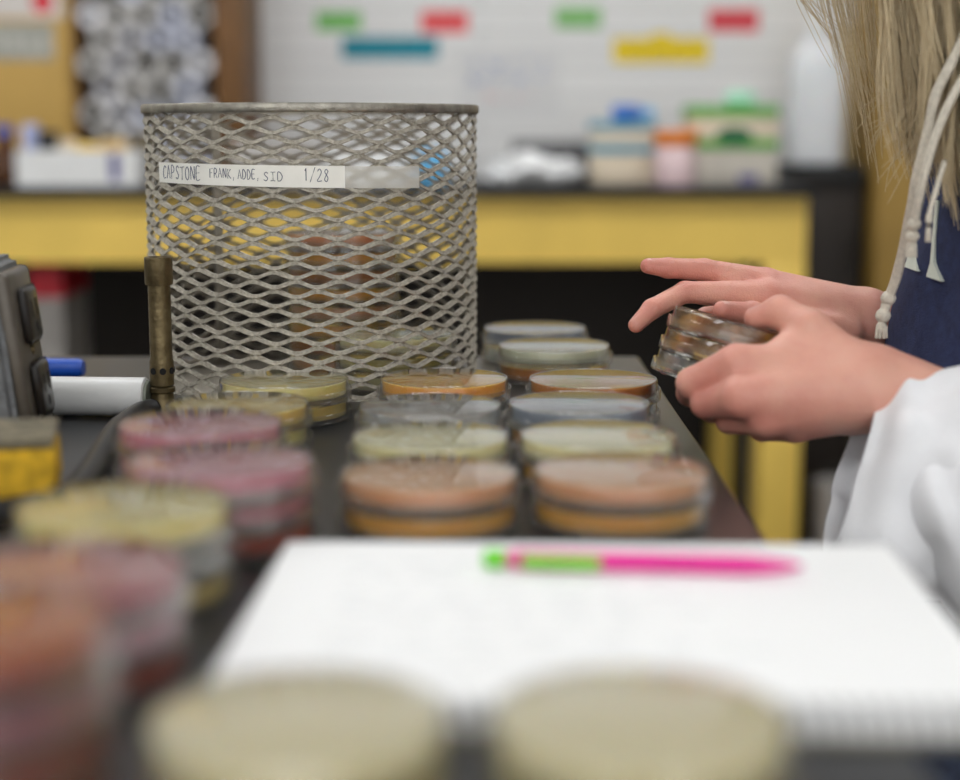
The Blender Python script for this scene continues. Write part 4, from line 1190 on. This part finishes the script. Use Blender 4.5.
# ------------------------------------------------------------------ clothes
def loft(bm, rings, n=56, sub=5, fold=0.0, ffreq=(9, 9, 9), seed=0.0, capend=False, capstart=False):
    """rings: functions angle -> point; interpolated with Catmull-Rom along the axis"""
    m = len(rings)
    pts = [[r(2 * PI * k / n) for k in range(n)] for r in rings]
    rows = []
    cols = [bez([pts[i][k] for i in range(m)], sub) for k in range(n)]
    for i in range(len(cols[0])):
        c = sum((cols[k][i] for k in range(n)), Vector()) / n
        row = []
        for k in range(n):
            q = cols[k][i]
            if fold:
                dv = q - c; L_ = dv.length
                if L_ > 1e-6:
                    f_ = noise.noise(Vector((q.x * ffreq[0] + seed, q.y * ffreq[1], q.z * ffreq[2]))) + .75 * noise.noise(Vector((q.x * ffreq[0] * 2.3, q.y * ffreq[1] * 2.3 + seed, q.z * ffreq[2] * 2.3)))
                    q = q + dv / L_ * fold * f_
            row.append(bm.verts.new(q - inv))
        rows.append(row)
    for i in range(len(rows) - 1):
        for k in range(n): bm.faces.new((rows[i][k], rows[i][(k + 1) % n], rows[i + 1][(k + 1) % n], rows[i + 1][k]))
    if capstart: bm.faces.new(rows[0])
    if capend: bm.faces.new(rows[-1])
    return rows
def zring(z, cx, rx, ry, cy=None):
    cy = CYB if cy is None else cy
    return lambda a: Vector((cx + rx * math.cos(a), cy + ry * math.sin(a), z))
def axring(c, a1, a2, ra, rb=None):
    rb = rb or ra
    return lambda a: Vector(c) + Vector(a1) * (ra * math.cos(a)) + Vector(a2) * (rb * math.sin(a))
def solid(o, th, off=-1):
    m = o.modifiers.new('thickness', 'SOLIDIFY'); m.thickness = th; m.offset = off; return o

bm = NB()
loft(bm, [zring(-.21, .435, .150, .185), zring(-.17, .428, .152, .19), zring(-.08, .412, .138, .188), zring(.0, .410, .134, .185), zring(.06, .418, .130, .183), zring(.13, .428, .126, .182),
          zring(.20, .440, .124, .18), zring(.27, .452, .112, .168), zring(.32, .450, .086, .120), zring(.350, .438, .066, .075), zring(.372, .432, .062, .066)], fold=.008, ffreq=(7, 9, 11), n=72)
for s_, E in ((-1, E1), (1, E2)):
    S = Vector((.455, CYB + s_ * .150, .285)); E = Vector(E); ax_ = (E - S).normalized(); a1, a2 = frame_from(ax_)
    loft(bm, [axring(S - ax_ * .03, a1, a2, .062), axring(S.lerp(E, .3), a1, a2, .063), axring(S.lerp(E, .8), a1, a2, .055), axring(E, a1, a2, .052)], fold=.006, n=32)
hood = solid(obj('hoodie', bm, M_navy, person, angle=180), .004)
# hood lying behind the neck
bm = NB()
loft(bm, [zring(.30, .50, .02, .09), zring(.325, .505, .055, .115), zring(.37, .505, .060, .11), zring(.40, .495, .045, .09), zring(.405, .49, .02, .06)], n=40, capstart=True, capend=True, fold=.006)
obj('hood', bm, M_navy, hood, angle=180)

def pxring(T, B, near_, far_, sq=1.0):
    T = P(*T); B = P(*B); c = (T + B) / 2; h = (T - B) / 2
    def r(a):
        s_ = math.sin(a)
        return c + h * math.cos(a) + (-AX_F) * ((near_ if s_ > 0 else far_) * s_)
    return r
bm = NB()
# sleeve over the near forearm, gaping at the cuff
loft(bm, [pxring((880, 367, .985), (822, 556, .975), .030, .028), pxring((889, 363, .985), (836, 560, .97), .034, .030), pxring((905, 362, .98), (862, 572, .965), .042, .034), pxring((926, 364, .97), (897, 590, .96), .042, .036),
          pxring((962, 368, .96), (940, 600, .95), .048, .045), pxring((1020, 374, .95), (1008, 615, .94), .055, .05), pxring((1130, 392, .935), (1120, 610, .93), .058, .055), pxring((1240, 370, .93), (1250, 560, .93), .056, .055)],
     fold=.011, ffreq=(20, 16, 17), seed=3.1, n=110, sub=12)
# folded-back second layer of the sleeve
loft(bm, [pxring((909, 500, .935), (910, 522, .935), .006, .006), pxring((913, 484, .935), (915, 540, .935), .018, .014), pxring((924, 466, .935), (926, 562, .934), .032, .02), pxring((940, 449, .935), (940, 592, .93), .036, .025), pxring((962, 430, .935), (958, 612, .93), .042, .03),
          pxring((1010, 408, .93), (1008, 632, .925), .052, .04), pxring((1110, 396, .925), (1110, 640, .92), .07, .05), pxring((1245, 365, .925), (1255, 590, .925), .066, .06)],
     fold=.012, ffreq=(22, 16, 12), seed=8.2, n=100, sub=12, capstart=True)
sl = solid(obj('lab_coat', bm, M_coat, person, angle=180), .002, 0)
# upper sleeves, far sleeve and the open coat body
bm = NB()
for s_, E in ((-1, E1), (1, E2)):
    S = Vector((.460, CYB + s_ * .155, .290)); E = Vector(E); ax_ = (E - S).normalized(); a1, a2 = frame_from(ax_)
    loft(bm, [axring(S - ax_ * .045, a1, a2, .064), axring(S.lerp(E, .25), a1, a2, .074), axring(S.lerp(E, .7), a1, a2, .068), axring(E + ax_ * .03, a1, a2, .066)], fold=.007, n=40, capend=True)
Ea = Vector(E2); Wa = Vector(W2); ax_ = (Wa - Ea).normalized(); a1, a2 = frame_from(ax_)
loft(bm, [axring(Ea - ax_ * .03, a1, a2, .06), axring(Ea.lerp(Wa, .3), a1, a2, .058), axring(Ea.lerp(Wa, .55), a1, a2, .054)], fold=.006, n=40)
def arc_shell(bm, levels, a0, a1_, n=40, sub=4, fold=.006, seed=2.0):
    cols = []
    for k in range(n + 1):
        a = a0 + (a1_ - a0) * k / n
        cols.append(bez([Vector((cx + rx * math.cos(a), CYB + ry * math.sin(a), z)) for (z, cx, rx, ry) in levels], sub))
    rows = []
    for i in range(len(cols[0])):
        row = []
        for k in range(n + 1):
            q = cols[k][i]; dv = Vector((q.x - .45, q.y - CYB, 0)).normalized()
            row.append(bm.verts.new(q + dv * fold * noise.noise(Vector((q.x * 9, q.y * 9, q.z * 5 + seed))) - inv))
        rows.append(row)
    for i in range(len(rows) - 1):
        for k in range(n): bm.faces.new((rows[i][k], rows[i][k + 1], rows[i + 1][k + 1], rows[i + 1][k]))
arc_shell(bm, [(-.24, .45, .185, .225), (-.10, .445, .165, .212), (.05, .445, .155, .207), (.18, .455, .145, .205), (.27, .458, .132, .195), (.325, .455, .105, .135), (.36, .448, .082, .085)], -PI * .70, PI * .70)
solid(obj('coat_body', bm, M_coat, sl, angle=180), .002, 0)
# trousers and shoes
bm = NB()
for s_ in (-1, 1):
    hip = Vector((.46, CYB + s_ * .085, -.18)); kn = Vector((.055, CYB + s_ * .10, -.235)); an = Vector((.09, CYB + s_ * .10, -.63))
    Y = Vector((0, 1, 0)); Z = Vector((0, 0, 1)); X = Vector((1, 0, 0))
    loft(bm, [axring(hip + X * .07, Y, Z, .07, .07), axring(hip, Y, Z, .090, .088), axring(hip.lerp(kn, .5), Y, Z, .078, .076), axring(hip.lerp(kn, .88), Y, Z, .066, .064), axring(kn + Vector((-.02, 0, -.035)), Y, (X * .6 + Z * .6), .062, .066), axring(kn + Vector((.005, 0, -.10)), Y, X, .060, .062), axring(kn.lerp(an, .6), Y, X, .054, .056), axring(an, Y, X, .050, .052)], n=36, sub=5, fold=.005, capstart=True)
solid(obj('trousers', bm, M_jeans, person, angle=180), .002)
for s_ in (-1, 1):
    bm = NB(); y = CYB + s_ * .105
    def sr(x, z, w, h_): return lambda a: Vector((x, y + w * math.cos(a), max(FLOOR + .0005, z + h_ * math.sin(a))))
    loft(bm, [sr(.135, -.665, .02, .03), sr(.12, -.655, .036, .048), sr(.08, -.655, .040, .055), sr(.02, -.668, .043, .040), sr(-.05, -.675, .045, .030), sr(-.09, -.680, .036, .022), sr(-.105, -.685, .015, .012)], n=32, capstart=True, capend=True)
    obj('shoe', bm, M_shoe, person, angle=180)
# hoodie draw cords and chest print
def cord(path, r, name='drawstring'):
    bm = NB(); pts = bez([P(*q) - inv for q in path], 6)
    tube(bm, pts, [r * (1 + .04 * math.sin(i * 1.1)) for i in range(len(pts))], n=10, flat=.75)
    for fr_ in (.86, .97):     # knot and frayed tassel end
        p = pts[int(len(pts) * fr_) - 1]
        bmesh.ops.create_icosphere(bm, subdivisions=2, radius=r * 1.3, matrix=Matrix.Translation(p))
    e = pts[-1]
    for k in range(9):
        a = k * .7; tube(bm, [e + Vector((0, 0, .004)), e + Vector((r * .6 * math.cos(a), r * .6 * math.sin(a), -.004)), e + Vector((r * .9 * math.cos(a), r * .9 * math.sin(a), -.012))], [r * .4, r * .35, r * .2], n=5)
    return obj(name, bm, M_cord, hood)
cord([(972, 20, .975), (950, 66, .975), (936, 95, .978), (927, 135, .985), (916, 180, .995), (908, 225, 1.015), (897, 275, 1.04), (887, 302, 1.05), (882, 320, 1.05)], .0040)
cord([(968, 70, .965), (946, 110, .965), (931, 150, .968), (921, 190, .975), (915, 220, .985), (912, 238, .99)], .0034)
cord([(945, 160, .965), (936, 190, .965), (931, 208, .965), (929, 222, .965)], .0018)
from mathutils.bvhtree import BVHTree
hb_ = bmesh.new(); hb_.from_mesh(hood.data); bvh = BVHTree.FromBMesh(hb_); hb_.free()
def on_hoodie(px, py):
    """hoodie surface point along the pixel's ray"""
    r = (AX_F + AX_R * ((px - CX) / F) + AX_U * (-(py - CY) / F)).normalized()
    h_ = bvh.ray_cast(EYE - inv, r)
    return h_[0] + inv if h_[0] is not None else None
bm = NB()
for poly in ([(919, 238), (922, 238), (925, 271), (911, 266), (914, 261)], [(943, 200), (946, 200), (941, 262), (949, 281), (934, 276), (938, 262)]):
    q = [on_hoodie(*p) for p in poly]
    if all(x is not None for x in q):
        o_ = Vector((-.0062, -.0035, 0)); a = [bm.verts.new(p - inv + o_) for p in q]; b = [bm.verts.new(p - inv + o_ * .3) for p in q]
        bm.faces.new(a); bm.faces.new(b[::-1])
        for i in range(len(q)): bm.faces.new((a[i], a[(i + 1) % len(q)], b[(i + 1) % len(q)], b[i]))
obj('chest_lettering', bm, M_printcream, hood, smooth=False)

# hair
rh = random.Random(5); bm = NB()
def strand(pts, r0, r1, n=5, sub=5):
    q = bez([Vector(p) - inv for p in pts], sub); m = len(q)
    tube(bm, q, [r0 + (r1 - r0) * i / (m - 1) for i in range(m)], n=n, cap=False)
crown = Vector((.405, CYB, .600))
def wave(p0, p1, d0, d1, amp, k, ph):
    out = []
    for t_ in range(7):
        f_ = t_ / 6; w_ = math.sin(f_ * k * PI + ph) * amp * f_ ** .6
        out.append(P(p0[0] + (p1[0] - p0[0]) * f_ + w_, p0[1] + (p1[1] - p0[1]) * f_, d0 + (d1 - d0) * f_))
    return out
locks = [(rh.random(), rh.uniform(-55, 25), rh.uniform(-14, 22), rh.uniform(-.02, .02), rh.uniform(3, 9), rh.uniform(.8, 2.2), rh.uniform(0, 6)) for _ in range(64)]
for i in range(1500):          # curtain of locks over the chest
    u, dy, dxl, dd_, amp, kk, ph = locks[i % 64]
    u = min(1, max(0, u + rh.gauss(0, .022)))
    px0 = 876 + 134 * u; d0 = 1.03 - .07 * u + dd_ + rh.uniform(-.008, .008)
    y1 = 158 + 58 * min(1, u * 1.4) + dy + rh.uniform(-45, 18)
    px1 = px0 + 14 + dxl * (1 - .4 * u) + (12 if u < .3 else 0) + rh.uniform(-4, 4)
    strand([crown + Vector((rh.uniform(-.03, .03), rh.uniform(-.05, .0), 0)), Vector((.30 + .10 * u, CYB - .085 + rh.uniform(-.01, .01), .545 - .03 * u)), P(px0 - 4, -170, d0)] + wave((px0, -30), (px1, y1), d0, d0 + .005, amp, kk, ph + rh.uniform(-.3, .3)), rh.uniform(.0006, .0011), .00022, n=4, sub=3)
for i in range(80):           # broad under-layer of the same hair
    u = (i + .5) / 80; px0 = 884 + 126 * u; d0 = 1.05 - .05 * u
    strand([Vector((.31 + .10 * u, CYB - .08, .54)), P(px0, -150, d0)] + wave((px0, -30), (px0 + 16, 135 + 45 * u + rh.uniform(-25, 15)), d0, d0, 4, 1.5, i), .0036, .0008, n=5, sub=3)
for i in range(85):           # thin locks hanging forward of the face
    lk = rh.choice([800, 822, 838, 850, 862, 870]); px0 = lk + rh.gauss(0, 6); d0 = rh.uniform(1.04, 1.12)
    bend = {800: 42, 822: 38, 838: 30, 850: 22, 862: 16, 870: 14}[lk] + rh.uniform(-6, 6)
    y1 = {800: 85, 822: 150, 838: 120, 850: 165, 862: 120, 870: 150}[lk] + rh.uniform(-60, 20)
    strand([crown + Vector((-.04, rh.uniform(-.02, .05), -.01)), P(px0 + 40, -290, d0), P(px0 - 4, -110, d0), P(px0, -20, d0), P(px0 + bend * .5, y1 * .45, d0), P(px0 + bend, y1, d0)], rh.uniform(.00035, .0007), .00015, n=4)
for i in range(26):           # loose flyaway ends
    px0 = rh.uniform(900, 925); y0 = rh.uniform(70, 150); d0 = rh.uniform(1.0, 1.06)
    strand([P(px0 + 12, y0 - 60, d0), P(px0, y0, d0), P(px0 - rh.uniform(8, 18), y0 + rh.uniform(12, 26), d0), P(px0 - rh.uniform(20, 46), y0 + rh.uniform(22, 60), d0)], .0005, .00015)
for i in range(420):          # rest of the head: sides and back
    a = rh.uniform(-.62, .62) * PI
    ca, sa = math.cos(a), math.sin(a)
    p1 = Vector((.385 + .112 * ca, CYB + .090 * sa, .53)); p2 = Vector((.40 + .120 * ca, CYB + .10 * sa, .42)); L_ = rh.uniform(.18, .30)
    p3 = Vector((.445 + .13 * ca, CYB + .15 * sa, .32)); p4 = Vector((.455 + .155 * ca, CYB + .18 * sa, .42 - L_))
    strand([crown, p1, p2, p3, p4], .0024, .0006)
for i in range(260):          # scalp cap
    a = rh.uniform(0, 2 * PI); rr_ = rh.uniform(.2, 1)
    ca, sa = math.cos(a), math.sin(a)
    x_, y_ = .385 + .105 * ca, CYB + .082 * sa
    if ca < -.75: continue
    strand([crown + Vector((0, 0, .004)), Vector((.385 + .07 * ca, CYB + .055 * sa, .592)), Vector((x_, y_, .54)), Vector((x_, y_, .50))], .003, .002, sub=4)
obj('hair', bm, M_hair, person, angle=180)

# stool under the person
t = thing('lab_stool', 'black lab stool under the seated person beside the bench', 'stool', (.45, CYB, FLOOR))
bm = NB(); lathe(bm, [(1e-9, .370), (.17, .370), (.18, .380), (.18, .410), (.17, .420), (1e-9, .420)], n=48, closed=False, M=Matrix.Translation((.02, 0, -.0)) @ Matrix.Diagonal((1, 1, 1, 1))); obj('seat', bm, M_black, t)
for k in range(4):
    a = PI / 4 + k * PI / 2; bm = NB(); tube(bm, [(.02 + .12 * math.cos(a), .12 * math.sin(a), .371), (.02 + .20 * math.cos(a), .20 * math.sin(a), 0)], .012, n=12); obj('leg', bm, M_black, t)
# ------------------------------------------------------------------ render settings
sc.view_settings.view_transform = 'Standard'; sc.view_settings.look = 'None'; sc.view_settings.gamma = 1.0
sc.view_settings.exposure = 0.0
sc.view_settings.use_curve_mapping = False
cy = sc.cycles
cy.use_denoising = True
cy.max_bounces = 24; cy.diffuse_bounces = 4; cy.glossy_bounces = 6; cy.transmission_bounces = 20; cy.transparent_max_bounces = 64
cy.caustics_reflective = False; cy.caustics_refractive = True
cy.sample_clamp_indirect = 6.0
